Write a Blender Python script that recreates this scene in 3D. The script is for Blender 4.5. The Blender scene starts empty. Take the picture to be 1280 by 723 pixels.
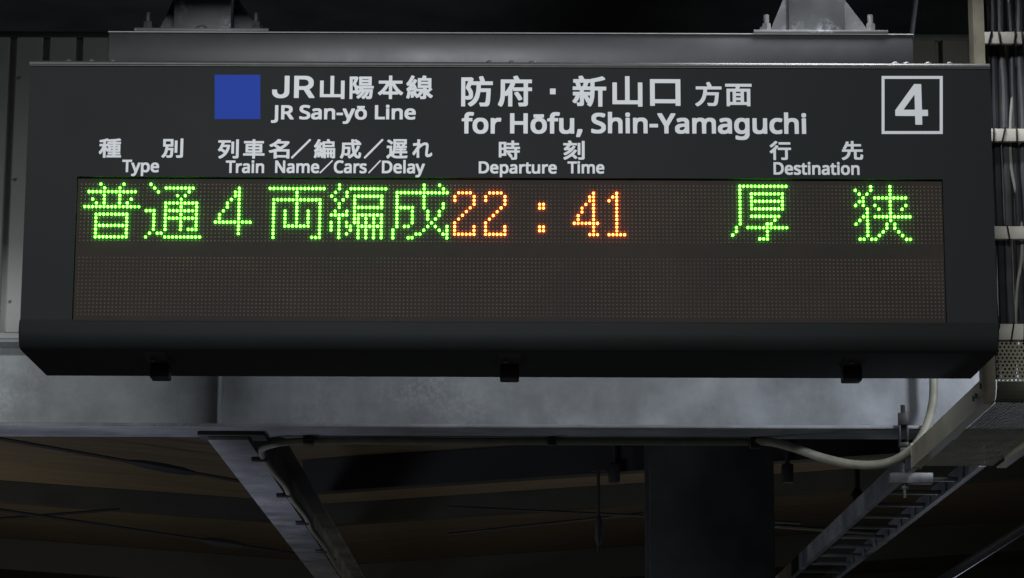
import bpy, bmesh, math, random
from mathutils import Vector, Matrix

random.seed(7)
SC = bpy.context.scene
COL = SC.collection

# ------------------------------------------------------------------ camera
F = 3360.0                       # focal length in photo pixels (1280 wide)
D = 6.72                         # camera to sign face, metres
CZ = 1.6                         # eye height
PITCH, ROLL = math.radians(11.4), math.radians(0.19)
fwd = Vector((0, math.cos(PITCH), math.sin(PITCH)))
up0 = Vector((0, -math.sin(PITCH), math.cos(PITCH)))
rt0 = Vector((1, 0, 0))
rt = rt0 * math.cos(ROLL) + up0 * math.sin(ROLL)
upv = up0 * math.cos(ROLL) - rt0 * math.sin(ROLL)
cd = bpy.data.cameras.new('camera')
cam = bpy.data.objects.new('camera', cd)
COL.objects.link(cam)
cd.sensor_width = 36.0
cd.lens = 36.0 * F / 1280.0
cd.clip_start, cd.clip_end = 0.05, 200.0
m = Matrix((rt, upv, -fwd)).transposed().to_4x4()
m.translation = Vector((0, -D, CZ))
cam.matrix_world = m
SC.camera = cam


def P(px, py, Y):
    """the point at depth Y that the photo shows at pixel px, py"""
    d = fwd + rt * ((px - 640.0) / F) + upv * ((361.5 - py) / F)
    return Vector((0, -D, CZ)) + d * ((Y + D) / d.y)


# ------------------------------------------------------------------ light (night, platform lamps out of frame, plus added fill lamps)
W = bpy.data.worlds.new('World')
SC.world = W
W.use_nodes = True
bg = W.node_tree.nodes['Background']
bg.inputs[0].default_value = (0.5, 0.62, 1.0, 1)
bg.inputs[1].default_value = 0.009
SC.view_settings.view_transform = 'Standard'
SC.view_settings.look = 'None'
SC.view_settings.exposure = 0.0
SC.view_settings.gamma = 1.0


def lamp(name, loc, target, sx, sy, power, col, spread=180):
    l = bpy.data.lights.new(name, 'AREA')
    l.shape = 'RECTANGLE'
    l.size, l.size_y = sx, sy
    l.energy = power
    l.color = col
    l.spread = math.radians(spread)
    o = bpy.data.objects.new(name, l)
    COL.objects.link(o)
    o.location = loc
    o.rotation_euler = (Vector(target) - Vector(loc)).to_track_quat('-Z', 'Y').to_euler()
    return o


lamp('platform_or_fill_light', (-0.7, -6.0, 4.85), (-0.2, 0, 3.2), 3.2, 0.35, 238, (0.94, 0.98, 1.0))
lamp('platform_or_fill_light', (0.85, 0.03, 4.1), (0.85, 0.07, 3.5), 0.6, 0.06, 9.0, (0.92, 0.95, 1.0), 145)
lamp('platform_or_fill_light', (1.9, 1.0, 3.35), (0.6, 2.0, 2.93), 0.15, 0.4, 12, (0.85, 0.9, 1.0))
lamp('platform_or_fill_light', (0.2, 0.85, 3.35), (0.3, 2.0, 2.75), 1.8, 0.1, 5, (0.9, 0.95, 1.0))  # added fill hidden behind the sign, evens out the girder
lamp('platform_or_fill_light', (-2.4, 1.2, 2.85), (-1.7, 1.9, 3.3), 0.3, 0.1, 0.9, (0.95, 1.0, 0.97), 80)  # added fill that brightens the wall at far left
lamp('far_or_fill_light', (-4.5, 7.5, 2.0), (-2.6, 9.0, 3.5), 1.2, 0.3, 30, (1.0, 0.92, 0.72))
lamp('far_or_fill_light', (1.6, 7.0, 1.6), (0.3, 9.5, 3.5), 0.8, 0.3, 16, (1.0, 0.94, 0.78))
lamp('far_or_fill_light', (-2.0, 3.4, 1.3), (-1.0, 4.6, 2.9), 0.6, 0.3, 27, (0.74, 0.77, 1.0))  # added fill from below for the rafter underside
lamp('far_or_fill_light', (2.3, 6.6, 2.3), (1.4, 5.6, 2.75), 0.5, 0.1, 2.2, (0.72, 0.8, 1.0))

# ------------------------------------------------------------------ materials


def mat(name, base, rough=0.5, metal=0.0, spec=0.5, var=0.0, vscale=8.0, bump=0.0, bscale=60.0, stretch=None, tint=None):
    """Principled material whose base colour wanders by var between two tones"""
    M = bpy.data.materials.new(name)
    M.use_nodes = True
    nt = M.node_tree
    b = nt.nodes['Principled BSDF']
    b.inputs['Base Color'].default_value = (*base, 1)
    b.inputs['Roughness'].default_value = rough
    b.inputs['Metallic'].default_value = metal
    b.inputs['Specular IOR Level'].default_value = spec
    tc = nt.nodes.new('ShaderNodeTexCoord')
    src = tc.outputs['Object']
    if stretch:
        mp = nt.nodes.new('ShaderNodeMapping')
        mp.inputs['Scale'].default_value = stretch
        nt.links.new(src, mp.inputs['Vector'])
        src = mp.outputs['Vector']
    if var:
        n = nt.nodes.new('ShaderNodeTexNoise')
        n.inputs['Scale'].default_value = vscale
        n.inputs['Detail'].default_value = 6
        n.inputs['Roughness'].default_value = 0.62
        nt.links.new(src, n.inputs['Vector'])
        r = nt.nodes.new('ShaderNodeValToRGB')
        lo = [c * (1 - var) for c in base]
        hi = [min(1, c * (1 + var)) for c in (tint or base)]
        r.color_ramp.elements[0].position = 0.32
        r.color_ramp.elements[0].color = (*lo, 1)
        r.color_ramp.elements[1].position = 0.7
        r.color_ramp.elements[1].color = (*hi, 1)
        nt.links.new(n.outputs['Fac'], r.inputs['Fac'])
        nt.links.new(r.outputs['Color'], b.inputs['Base Color'])
        rr = nt.nodes.new('ShaderNodeMapRange')
        rr.inputs['To Min'].default_value = max(0, rough - 0.12)
        rr.inputs['To Max'].default_value = min(1, rough + 0.12)
        nt.links.new(n.outputs['Fac'], rr.inputs['Value'])
        nt.links.new(rr.outputs['Result'], b.inputs['Roughness'])
    if bump:
        n2 = nt.nodes.new('ShaderNodeTexNoise')
        n2.inputs['Scale'].default_value = bscale
        n2.inputs['Detail'].default_value = 4
        nt.links.new(src, n2.inputs['Vector'])
        bp = nt.nodes.new('ShaderNodeBump')
        bp.inputs['Strength'].default_value = bump
        bp.inputs['Distance'].default_value = 0.002
        nt.links.new(n2.outputs['Fac'], bp.inputs['Height'])
        nt.links.new(bp.outputs['Normal'], b.inputs['Normal'])
    return M


def zinc(name, base, blotch, amount=0.5, rough=0.5, size=2.6):
    """galvanised steel: spangle, cloudy bloom and a few pale blotches"""
    M = mat(name, base, rough, 0.25, 0.5, 0.42, 4.2, 0.12, 180.0)
    nt = M.node_tree
    b = nt.nodes['Principled BSDF']
    old = b.inputs['Base Color'].links[0].from_socket
    tc = nt.nodes.new('ShaderNodeTexCoord')
    n = nt.nodes.new('ShaderNodeTexNoise')
    n.inputs['Scale'].default_value = size
    n.inputs['Detail'].default_value = 3
    nt.links.new(tc.outputs['Object'], n.inputs['Vector'])
    n2 = nt.nodes.new('ShaderNodeTexNoise')
    n2.inputs['Scale'].default_value = 75
    n2.inputs['Detail'].default_value = 8
    n2.inputs['Roughness'].default_value = 0.75
    nt.links.new(tc.outputs['Object'], n2.inputs['Vector'])
    a = nt.nodes.new('ShaderNodeMapRange')
    a.inputs['From Min'].default_value = 0.52
    a.inputs['From Max'].default_value = 0.72
    nt.links.new(n.outputs['Fac'], a.inputs['Value'])
    c = nt.nodes.new('ShaderNodeMapRange')
    c.inputs['From Min'].default_value = 0.45
    c.inputs['From Max'].default_value = 0.62
    nt.links.new(n2.outputs['Fac'], c.inputs['Value'])
    mu = nt.nodes.new('ShaderNodeMath')
    mu.operation = 'MULTIPLY'
    nt.links.new(a.outputs[0], mu.inputs[0])
    nt.links.new(c.outputs[0], mu.inputs[1])
    mu2 = nt.nodes.new('ShaderNodeMath')
    mu2.operation = 'MULTIPLY'
    mu2.inputs[1].default_value = amount
    nt.links.new(mu.outputs[0], mu2.inputs[0])
    mx = nt.nodes.new('ShaderNodeMix')
    mx.data_type = 'RGBA'
    nt.links.new(mu2.outputs[0], mx.inputs['Factor'])
    nt.links.new(old, mx.inputs['A'])
    mx.inputs['B'].default_value = (*blotch, 1)
    mp = nt.nodes.new('ShaderNodeMapping')
    mp.inputs['Scale'].default_value = (9, 9, 1.6)
    nt.links.new(tc.outputs['Object'], mp.inputs['Vector'])
    n3 = nt.nodes.new('ShaderNodeTexNoise')
    n3.inputs['Scale'].default_value = 1.0
    n3.inputs['Detail'].default_value = 5
    nt.links.new(mp.outputs['Vector'], n3.inputs['Vector'])
    st = nt.nodes.new('ShaderNodeMapRange')
    st.inputs['From Min'].default_value = 0.5
    st.inputs['From Max'].default_value = 0.78
    st.inputs['To Max'].default_value = 0.4
    nt.links.new(n3.outputs['Fac'], st.inputs['Value'])
    mx2 = nt.nodes.new('ShaderNodeMix')
    mx2.data_type = 'RGBA'
    nt.links.new(st.outputs[0], mx2.inputs['Factor'])
    nt.links.new(mx.outputs['Result'], mx2.inputs['A'])
    mx2.inputs['B'].default_value = (base[0] * 0.5, base[1] * 0.47, base[2] * 0.42, 1)
    nt.links.new(mx2.outputs['Result'], b.inputs['Base Color'])
    return M


def glow(name, col, k):
    M = bpy.data.materials.new(name)
    M.use_nodes = True
    b = M.node_tree.nodes['Principled BSDF']
    b.inputs['Base Color'].default_value = (0.05, 0.05, 0.05, 1)
    b.inputs['Emission Color'].default_value = (*col, 1)
    nt = M.node_tree
    tc = nt.nodes.new('ShaderNodeTexCoord')
    n = nt.nodes.new('ShaderNodeTexNoise')
    n.inputs['Scale'].default_value = 70
    n.inputs['Detail'].default_value = 1
    nt.links.new(tc.outputs['Object'], n.inputs['Vector'])
    r = nt.nodes.new('ShaderNodeMapRange')
    r.inputs['From Min'].default_value = 0.3
    r.inputs['From Max'].default_value = 0.7
    r.inputs['To Min'].default_value = 0.55 * k
    r.inputs['To Max'].default_value = 1.35 * k
    nt.links.new(n.outputs['Fac'], r.inputs['Value'])
    nt.links.new(r.outputs['Result'], b.inputs['Emission Strength'])
    return M


def planks(name, base):
    """stained boards running along X, each with its own tone"""
    M = mat(name, base, 0.7, 0, 0.3, 0.22, 6.0, 0.2, 40.0, (0.25, 6.0, 1.0))
    return M


M_face = mat('charcoal_panel_paint', (0.0118, 0.0144, 0.0142), 0.6, 0, 0.2, 0.22, 1.7, 0.05, 500)
M_case = mat('dark_cabinet_paint', (0.0145, 0.017, 0.017), 0.6, 0, 0.2, 0.15, 3, 0.05, 400)
M_trim = mat('worn_dark_trim', (0.075, 0.076, 0.07), 0.5, 0.0, 0.5, 0.15, 20)
M_rail = mat('grey_painted_steel', (0.036, 0.037, 0.041), 0.42, 0.1, 0.5, 0.15, 5, 0.05, 200)
M_white = mat('white_film', (0.87, 0.885, 0.92), 0.45, 0, 0.4, 0.04, 3)
M_blue = mat('blue_film', (0.024, 0.07, 0.48), 0.6, 0, 0.12, 0.06, 6)
M_board = mat('led_board', (0.033, 0.0285, 0.0235), 0.65, 0, 0.15, 0.2, 4, 0, 60, None, (0.037, 0.029, 0.024))  # brown cast puts the display's glare and haze into the colour
M_dot = mat('unlit_led_lens', (0.12, 0.108, 0.085), 0.4, 0, 0.4, 0.35, 4.5, 0, 60, None, (0.155, 0.105, 0.075))
M_green = glow('green_led_light', (0.085, 1.0, 0.03), 20.0)
M_orange = glow('orange_led_light', (1.0, 0.135, 0.02), 22.0)
M_black = mat('black_rubber', (0.010, 0.010, 0.011), 0.5, 0, 0.4, 0.2, 10)
M_zinc = zinc('galvanised_steel', (0.21, 0.222, 0.235), (0.5, 0.52, 0.55), 0.4)
M_zincd = zinc('dull_galvanised_steel', (0.15, 0.155, 0.16), (0.42, 0.43, 0.45), 0.7)
M_post = zinc('post_steel', (0.10, 0.103, 0.106), (0.42, 0.43, 0.47), 0.85, 0.5, 14)
M_bolt = mat('zinc_bolt', (0.13, 0.135, 0.13), 0.5, 0.3, 0.5, 0.3, 60)
M_wall = mat('grey_sheet_steel', (0.31, 0.31, 0.305), 0.55, 0.0, 0.4, 0.12, 3, 0.05, 100)
M_wallb = mat('brown_sheet_steel', (0.06, 0.055, 0.042), 0.65, 0.0, 0.3, 0.2, 3, 0.05, 100)
M_cream = mat('cream_paint', (0.27, 0.25, 0.185), 0.5, 0, 0.4, 0.26, 9, 0.05, 100)
M_under = mat('shaded_cover_metal', (0.09, 0.085, 0.068), 0.75, 0, 0.1, 0.3, 12)  # cover colour darkened to stand in for shade on the underside
M_cap = mat('pale_rail_edge', (0.35, 0.35, 0.34), 0.5, 0, 0.4, 0.2, 20)
M_cable = mat('shaded_cable_jacket', (0.12, 0.115, 0.09), 0.5, 0, 0.3, 0.2, 20)  # conduit beige darkened, shade under the flange put into the colour
M_rung = mat('off_white_paint', (0.55, 0.52, 0.45), 0.5, 0, 0.4, 0.2, 14)
M_hose = mat('beige_conduit_plastic', (0.25, 0.245, 0.195), 0.5, 0, 0.4, 0.25, 14)
M_cab = mat('grey_cable_jacket', (0.07, 0.07, 0.075), 0.5, 0, 0.4, 0.2, 20)
M_cabd = mat('black_cable_jacket', (0.025, 0.025, 0.03), 0.5, 0, 0.4, 0.2, 20)
M_cabp = mat('pale_cable_jacket', (0.3, 0.29, 0.26), 0.5, 0, 0.4, 0.15, 20)
M_plank = planks('brown_soffit_boards', (0.070, 0.056, 0.039))
M_beam = mat('dark_roof_paint', (0.02, 0.021, 0.02), 0.6, 0, 0.3, 0.2, 4)
M_deckf = mat('platform_concrete', (0.3, 0.29, 0.27), 0.8, 0, 0.3, 0.2, 0.8)
M_colm = mat('dark_column_paint', (0.036, 0.038, 0.036), 0.6, 0, 0.3, 0.45, 3)
M_deck = mat('dark_roof_deck', (0.03, 0.032, 0.028), 0.7, 0, 0.3, 0.3, 3)  # dark mottled tone for roof deck and wall top trim

# ------------------------------------------------------------------ mesh helpers


class MB:
    """collects shapes, then links them as one mesh object"""

    def __init__(s):
        s.b = bmesh.new()

    def box(s, x0, x1, y0, y1, z0, z1, bev=0.0, seg=2):
        t = bmesh.new()
        vs = [t.verts.new((x, y, z)) for x in (x0, x1) for y in (y0, y1) for z in (z0, z1)]
        for q in ((0, 1, 3, 2), (4, 6, 7, 5), (0, 4, 5, 1), (2, 3, 7, 6), (0, 2, 6, 4), (1, 5, 7, 3)):
            t.faces.new([vs[i] for i in q])
        if bev:
            bmesh.ops.bevel(t, geom=t.edges[:], offset=bev, segments=seg, affect='EDGES', profile=0.5)
        s.take(t)
        return s

    def take(s, t, M=None):
        if M is not None:
            bmesh.ops.transform(t, matrix=M, verts=t.verts)
        me = bpy.data.meshes.new('tmp')
        bmesh.ops.recalc_face_normals(t, faces=t.faces[:])
        t.to_mesh(me)
        t.free()
        s.b.from_mesh(me)
        bpy.data.meshes.remove(me)

    def prism_x(s, prof, x0, x1, bev=0.0):
        """closed Y-Z outline drawn out along X"""
        t = bmesh.new()
        a = [t.verts.new((x0, y, z)) for y, z in prof]
        b = [t.verts.new((x1, y, z)) for y, z in prof]
        n = len(prof)
        fa, fb = t.faces.new(a), t.faces.new(b[::-1])
        for i in range(n):
            t.faces.new((a[i], b[i], b[(i + 1) % n], a[(i + 1) % n]))
        if bev:
            es = list(set(fa.edges) | set(fb.edges))
            bmesh.ops.bevel(t, geom=es, offset=bev, segments=2, affect='EDGES', profile=0.5)
        s.take(t)
        return s

    def prism(s, pts, d):
        """closed planar outline pts (3-D) drawn out by the vector d"""
        t = bmesh.new()
        a = [t.verts.new(p) for p in pts]
        b = [t.verts.new(Vector(p) + Vector(d)) for p in pts]
        n = len(pts)
        t.faces.new(a)
        t.faces.new(b[::-1])
        for i in range(n):
            t.faces.new((a[i], b[i], b[(i + 1) % n], a[(i + 1) % n]))
        s.take(t)
        return s

    def cyl(s, a, b, r, n=16, r2=None):
        a, b = Vector(a), Vector(b)
        t = bmesh.new()
        bmesh.ops.create_cone(t, cap_ends=True, segments=n, radius1=r, radius2=r if r2 is None else r2, depth=(b - a).length)
        q = (b - a).to_track_quat('Z', 'Y').to_matrix().to_4x4()
        q.translation = (a + b) / 2
        s.take(t, q)
        return s

    def ball(s, c, r, sx=1, sy=1, sz=1):
        t = bmesh.new()
        bmesh.ops.create_uvsphere(t, u_segments=14, v_segments=8, radius=r)
        s.take(t, Matrix.Translation(Vector(c)) @ Matrix.Diagonal((sx, sy, sz, 1)))
        return s

    def tube(s, pts, r, n=10, sub=6):
        pts = [Vector(p) for p in pts]
        if sub > 1 and len(pts) > 2:
            out = []
            for i in range(len(pts) - 1):
                p0, p1, p2, p3 = pts[max(i - 1, 0)], pts[i], pts[i + 1], pts[min(i + 2, len(pts) - 1)]
                for k in range(sub):
                    u = k / sub
                    out.append(0.5 * ((2 * p1) + (p2 - p0) * u + (2 * p0 - 5 * p1 + 4 * p2 - p3) * u * u + (3 * p1 - p0 - 3 * p2 + p3) * u ** 3))
            out.append(pts[-1])
            pts = out
        t = bmesh.new()
        rings = []
        nrm = None
        for i, p in enumerate(pts):
            d = (pts[min(i + 1, len(pts) - 1)] - pts[max(i - 1, 0)]).normalized()
            if nrm is None:
                nrm = d.orthogonal().normalized()
            nrm = (nrm - d * nrm.dot(d)).normalized()
            bi = d.cross(nrm)
            rr = r[min(i, len(r) - 1)] if isinstance(r, (list, tuple)) else r
            rings.append([t.verts.new(p + (nrm * math.cos(2 * math.pi * k / n) + bi * math.sin(2 * math.pi * k / n)) * rr) for k in range(n)])
        for a, b in zip(rings, rings[1:]):
            for k in range(n):
                t.faces.new((a[k], a[(k + 1) % n], b[(k + 1) % n], b[k]))
        t.faces.new(rings[0][::-1])
        t.faces.new(rings[-1])
        s.take(t)
        return s

    def build(s, name, material, parent=None, smooth=True):
        me = bpy.data.meshes.new(name)
        s.b.to_mesh(me)
        s.b.free()
        me.materials.append(material)
        if smooth:
            for p in me.polygons:
                p.use_smooth = True
            me.set_sharp_from_angle(angle=math.radians(32))
        o = bpy.data.objects.new(name, me)
        COL.objects.link(o)
        if parent is not None:
            o.parent = parent
            if parent.type == 'EMPTY':
                o.location = -Vector(parent.location)
        return o


def thing(name, loc, label, cat, group=None):
    o = bpy.data.objects.new(name, None)
    o.empty_display_size = 0.1
    o.location = loc
    COL.objects.link(o)
    return tag(o, label, cat, group)


def tag(o, label, cat, group=None):
    o['label'], o['category'] = label, cat
    if group:
        o['group'] = group
    return o


def copy_tree(o, dx):
    """a thing with copies of its parts and sub-parts, moved by dx"""
    c = o.copy()
    COL.objects.link(c)
    c.location = o.location + Vector(dx)
    todo = [(o, c)]
    while todo:
        a, b = todo.pop()
        for ch in a.children:
            d = ch.copy()
            COL.objects.link(d)
            d.parent = b
            todo.append((ch, d))
    return c

# ------------------------------------------------------------------ letter outlines: (advance, loops of x, z in thousandths)
GLYPHS = {
    'c山': (0.9114, [[723,-87,735,-91,825,-91,835,-87,836,-81,836,585,833,597,729,599,722,591,722,99,721,93,717,89,519,89,512,93,512,771,508,777,405,777,397,771,397,99,397,93,393,89,195,89,191,93,191,591,183,598,81,597,77,585,77,-15,79,-21,87,-24,717,-24,721,-27]]),
    'c陽': (0.9114, [[53,-91,62,-95,146,-95,155,-91,158,131,164,119,260,121,313,71,344,71,389,107,452,173,464,179,465,173,455,155,410,100,360,53,299,5,298,-25,301,-31,344,-77,380,-76,446,-21,501,35,530,71,560,113,596,174,602,179,614,179,615,173,602,143,566,83,527,35,476,-13,476,-49,524,-91,554,-92,560,-91,626,-26,636,-55,643,-85,650,-93,746,-95,776,-92,794,-87,812,-73,830,-49,844,-1,860,137,868,239,867,275,860,279,522,281,530,297,536,300,890,300,896,303,898,311,897,395,884,400,323,401,275,467,356,681,356,720,310,749,302,751,56,747,52,737], [656,9,653,11,656,17,709,107,739,179,752,179,742,71,727,17,723,11,710,6], [158,225,157,641,212,643,218,641,212,619,161,479,159,437,184,407,212,365,234,311,241,269,233,239,224,229,200,223], [350,231,347,239,349,299,399,299,399,293,378,263], [387,413,821,413,824,419,824,743,821,749,387,749,383,743,383,419], [494,507,491,515,491,533,494,536,710,536,713,533,713,515,710,507], [494,629,491,635,491,653,494,655,710,655,713,647,713,635,710,629]]),
    'c本': (0.9114, [[399,-91,412,-95,502,-95,512,-91,513,71,520,75,718,75,725,83,727,107,730,111,808,53,838,52,844,53,901,119,901,149,898,153,850,185,805,221,762,263,724,306,688,353,653,407,616,479,622,482,868,482,874,485,876,491,874,592,868,595,520,595,514,598,513,779,508,786,406,787,400,784,397,779,397,599,394,595,46,595,37,587,37,491,39,485,46,482,286,482,291,479,284,461,251,401,185,305,145,257,103,215,64,182,16,149,12,143,12,113,64,53,70,50,100,51,105,53,178,113,184,113,184,83,190,76,394,75,397,71], [256,190,257,197,331,299,394,411,397,401,397,191,394,189], [514,191,514,409,577,299,653,191,646,189]]),
    'c線': (0.9114, [[486,-92,494,-96,614,-93,638,-89,662,-74,676,-56,681,-38,682,58,686,72,738,10,763,-14,818,-55,848,-55,854,-51,900,4,898,40,830,88,799,118,769,154,769,160,879,256,878,292,841,322,851,334,851,682,848,688,842,691,668,692,665,694,667,700,682,736,680,769,668,775,602,789,572,789,563,784,533,694,530,691,404,691,393,688,391,682,392,331,398,325,566,325,573,322,573,292,548,295,368,294,363,298,350,352,321,436,314,441,287,442,367,574,368,610,362,617,308,649,272,651,262,640,206,538,194,528,182,529,181,532,255,664,281,718,283,730,283,754,278,763,218,789,182,789,173,778,128,675,80,586,39,526,14,509,10,502,10,472,33,406,38,403,68,403,116,413,118,406,56,329,38,313,20,305,15,298,17,262,33,214,38,202,44,197,51,196,53,190,33,64,11,-14,10,-50,13,-56,20,-60,68,-78,104,-77,115,-56,124,-20,146,93,152,97,163,-38,170,-46,206,-46,248,-39,260,-33,262,4,257,58,260,69,272,22,278,17,308,16,311,-2,350,-49,356,-51,388,-50,464,4,465,-26], [476,13,473,16,515,64,542,105,572,162,572,15,566,12,548,11], [368,76,333,190,356,198,368,192,455,190,445,166,425,136,404,111], [128,196,95,202,128,211,260,233,266,231,267,226,260,220,236,213,224,203,197,202,146,193], [710,259,686,322,692,325,764,325,773,322,772,316,739,280,716,258], [212,334,213,340,230,362,240,340,236,335], [500,424,500,461,741,460,740,424], [500,559,500,592,740,592,741,586,741,562,734,557]]),
    'c防': (0.9114, [[54,-91,63,-95,153,-95,160,-91,161,119,165,138,171,107,177,102,273,102,291,105,321,119,339,134,357,161,365,191,367,233,367,287,360,335,342,383,292,461,321,527,459,524,452,389,442,317,422,233,391,155,353,95,309,49,237,-1,235,-7,237,-39,261,-61,285,-91,291,-92,321,-91,375,-56,423,-13,463,35,499,95,520,143,537,197,560,323,717,324,720,317,718,281,707,119,698,59,687,27,681,21,663,15,543,19,537,17,534,11,534,-19,549,-55,555,-85,561,-92,723,-92,747,-87,771,-73,788,-55,803,-25,817,53,831,263,835,425,831,430,825,431,573,431,570,437,573,521,579,526,885,527,889,533,889,629,885,634,879,635,679,635,668,683,651,731,635,773,627,785,585,785,543,775,526,767,525,731,549,659,555,635,363,635,378,683,377,719,327,751,291,752,279,749,57,747,53,737], [165,208,161,215,161,635,165,643,231,643,237,641,234,629,175,467,174,431,216,377,239,335,257,275,258,245,250,221,243,215,219,207]]),
    'c府': (0.9114, [[73,-95,83,-99,113,-97,143,-41,160,7,173,61,181,109,192,211,196,223,209,207,239,207,275,236,275,-89,281,-95,287,-95,377,-95,383,-91,384,385,385,397,395,412,398,403,398,361,401,355,407,352,665,352,673,349,673,25,665,17,659,16,545,17,537,13,537,-23,558,-83,563,-92,569,-94,713,-90,743,-83,761,-71,779,-47,785,-23,786,349,791,352,881,352,887,354,889,361,889,451,887,457,791,459,786,463,786,577,791,581,881,581,887,584,887,685,881,688,575,688,569,691,517,793,509,797,479,797,425,783,408,775,407,739,427,697,429,691,425,688,95,688,83,685,81,307,77,217,71,163,60,103,41,43,13,-23,13,-53,17,-58], [538,85,545,81,575,81,629,105,639,115,639,145,595,229,533,325,527,331,491,331,436,307,433,301,433,271,490,175], [197,338,194,349,194,577,203,581,329,579,331,577,328,565,309,517,273,445,227,371,203,341], [419,461,450,541,455,580,665,581,673,577,673,463,671,459,425,459]]),
    'c・': (0.9114, [[410,232,473,228,509,235,545,260,569,296,574,328,574,364,567,400,542,436,509,458,473,465,437,465,407,461,369,436,344,400,337,364,337,328,342,298,353,277,371,256,389,241]]),
    'c新': (0.9114, [[457,-87,487,-87,495,-81,527,-27,560,63,582,183,589,291,590,363,591,369,595,372,683,369,685,-87,697,-91,787,-90,793,-87,796,369,883,372,894,375,895,471,892,477,883,479,595,479,590,483,590,603,591,609,595,611,739,639,859,676,866,681,867,687,865,717,805,771,769,771,715,752,643,732,487,699,482,687,482,489,481,486,475,484,403,484,398,489,427,569,429,585,433,590,478,591,481,603,480,687,469,692,331,692,323,699,294,759,275,789,235,790,181,777,175,773,174,735,193,693,43,692,35,687,34,597,37,592,43,591,91,589,93,573,120,489,115,484,25,483,20,477,20,387,25,382,205,382,207,333,199,331,31,331,25,327,25,230,31,227,98,225,65,147,42,111,18,81,15,75,16,45,67,7,103,7,137,51,175,119,202,183,202,213,193,224,186,225,205,227,207,33,199,27,133,27,126,21,127,-15,145,-70,151,-75,157,-76,259,-73,285,-63,305,-45,311,-33,313,-15,314,141,319,154,355,87,379,32,385,25,412,21,397,-9,397,-39], [457,132,406,225,473,225,469,183], [319,331,314,333,313,339,313,375,318,381,481,381,481,333,475,331], [235,484,231,489,225,531,209,585,217,591,307,589,309,585,302,561,275,489,271,485]]),
    'c口': (0.9114, [[95,-68,104,-72,206,-70,209,-62,209,-2,212,5,698,5,703,4,703,-62,709,-68,812,-69,818,-66,821,-56,821,682,818,689,812,692,104,692,95,688], [212,120,209,124,209,574,212,579,698,579,703,574,703,124,698,119]]),
    'c方': (0.9114, [[71,-93,78,-97,108,-97,165,-63,222,-17,268,33,306,87,335,141,362,213,384,303,390,307,654,307,663,303,643,129,627,63,617,39,606,29,582,23,450,29,414,27,410,21,410,-9,426,-42,438,-80,510,-85,636,-85,666,-79,701,-57,722,-33,735,-9,754,63,776,249,786,375,785,411,780,417,402,419,408,519,870,519,875,531,875,621,873,627,864,630,558,630,555,633,554,657,536,699,491,783,480,793,444,792,390,771,379,759,379,729,422,639,424,633,420,630,48,630,43,627,40,621,40,531,42,523,48,519,282,519,286,513,275,399,262,327,238,243,204,168,161,105,105,51,21,-3,21,-39,48,-63]]),
    'c面': (0.9114, [[74,-91,83,-95,179,-93,183,-85,183,-49,185,-47,719,-47,725,-49,725,-85,731,-94,827,-95,837,-91,839,539,835,545,827,547,491,547,486,551,502,605,509,618,875,618,881,621,883,629,883,719,881,725,875,727,41,727,34,725,31,719,31,629,35,619,371,618,373,611,361,557,353,547,83,547,76,545,73,539], [185,62,183,65,183,437,269,438,269,65,263,61], [377,64,377,119,383,124,521,124,526,119,525,65,521,61,383,61], [635,62,633,65,633,437,719,439,725,437,725,65,719,61], [377,227,377,281,524,281,525,227,521,223,383,223], [377,383,377,437,525,437,524,383]]),
    'c種': (0.9114, [[173,-89,181,-93,271,-93,281,-89,283,244,325,188,355,187,367,192,379,173,553,173,562,169,559,152,367,151,363,145,363,67,367,53,559,52,562,49,562,31,559,25,319,25,313,23,311,13,311,-65,313,-73,319,-76,889,-76,901,-71,901,19,895,25,673,25,672,31,672,49,679,53,859,53,867,55,871,61,870,145,865,151,679,151,673,152,672,157,672,169,679,173,859,173,866,181,865,505,853,509,672,511,672,523,679,527,881,529,884,535,884,619,877,627,679,627,672,631,673,651,811,667,877,681,883,691,881,721,837,775,799,777,715,762,625,751,391,734,379,739,343,775,313,775,193,736,25,701,19,697,17,661,35,613,43,605,91,605,169,618,171,613,169,532,31,531,23,523,23,433,25,425,145,421,126,373,87,295,47,229,5,175,3,145,43,73,78,73,119,127,169,212], [481,268,478,277,479,295,481,297,562,295,562,271,559,268], [673,269,673,297,759,295,757,269], [367,323,292,397,283,409,283,422,371,421,373,337], [481,387,478,391,478,409,481,415,559,414,562,409,562,391,559,387], [673,388,673,414,751,415,757,414,759,409,757,388], [397,510,397,523,403,527,553,527,562,523,559,509], [283,533,283,643,361,663,366,643,373,635,553,642,559,641,562,637,559,627,553,627,337,625,335,619,335,535,325,531]]),
    'c別': (0.9114, [[58,-93,66,-97,96,-95,136,-57,165,-21,187,15,211,63,228,108,248,183,258,242,264,243,360,243,363,237,351,87,342,39,330,15,312,9,234,14,204,14,198,11,197,-27,207,-51,216,-87,222,-91,282,-93,360,-92,390,-88,420,-70,443,-39,453,-3,463,81,475,273,474,345,468,348,276,348,272,351,272,357,275,399,282,403,462,403,468,407,469,735,468,742,462,745,78,745,65,741,65,411,72,403,156,403,161,399,153,315,141,243,128,189,110,135,78,71,52,33,8,-15,9,-45,37,-69], [606,-93,612,-96,726,-95,798,-87,828,-71,841,-57,850,-39,854,3,854,759,852,767,846,770,750,770,743,765,741,33,736,21,720,17,581,15,579,9,579,-21], [524,129,618,129,625,129,629,135,629,669,624,677,528,678,521,675,519,669,519,141,519,135], [174,509,171,513,171,633,174,641,359,639,360,513,354,509]]),
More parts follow.
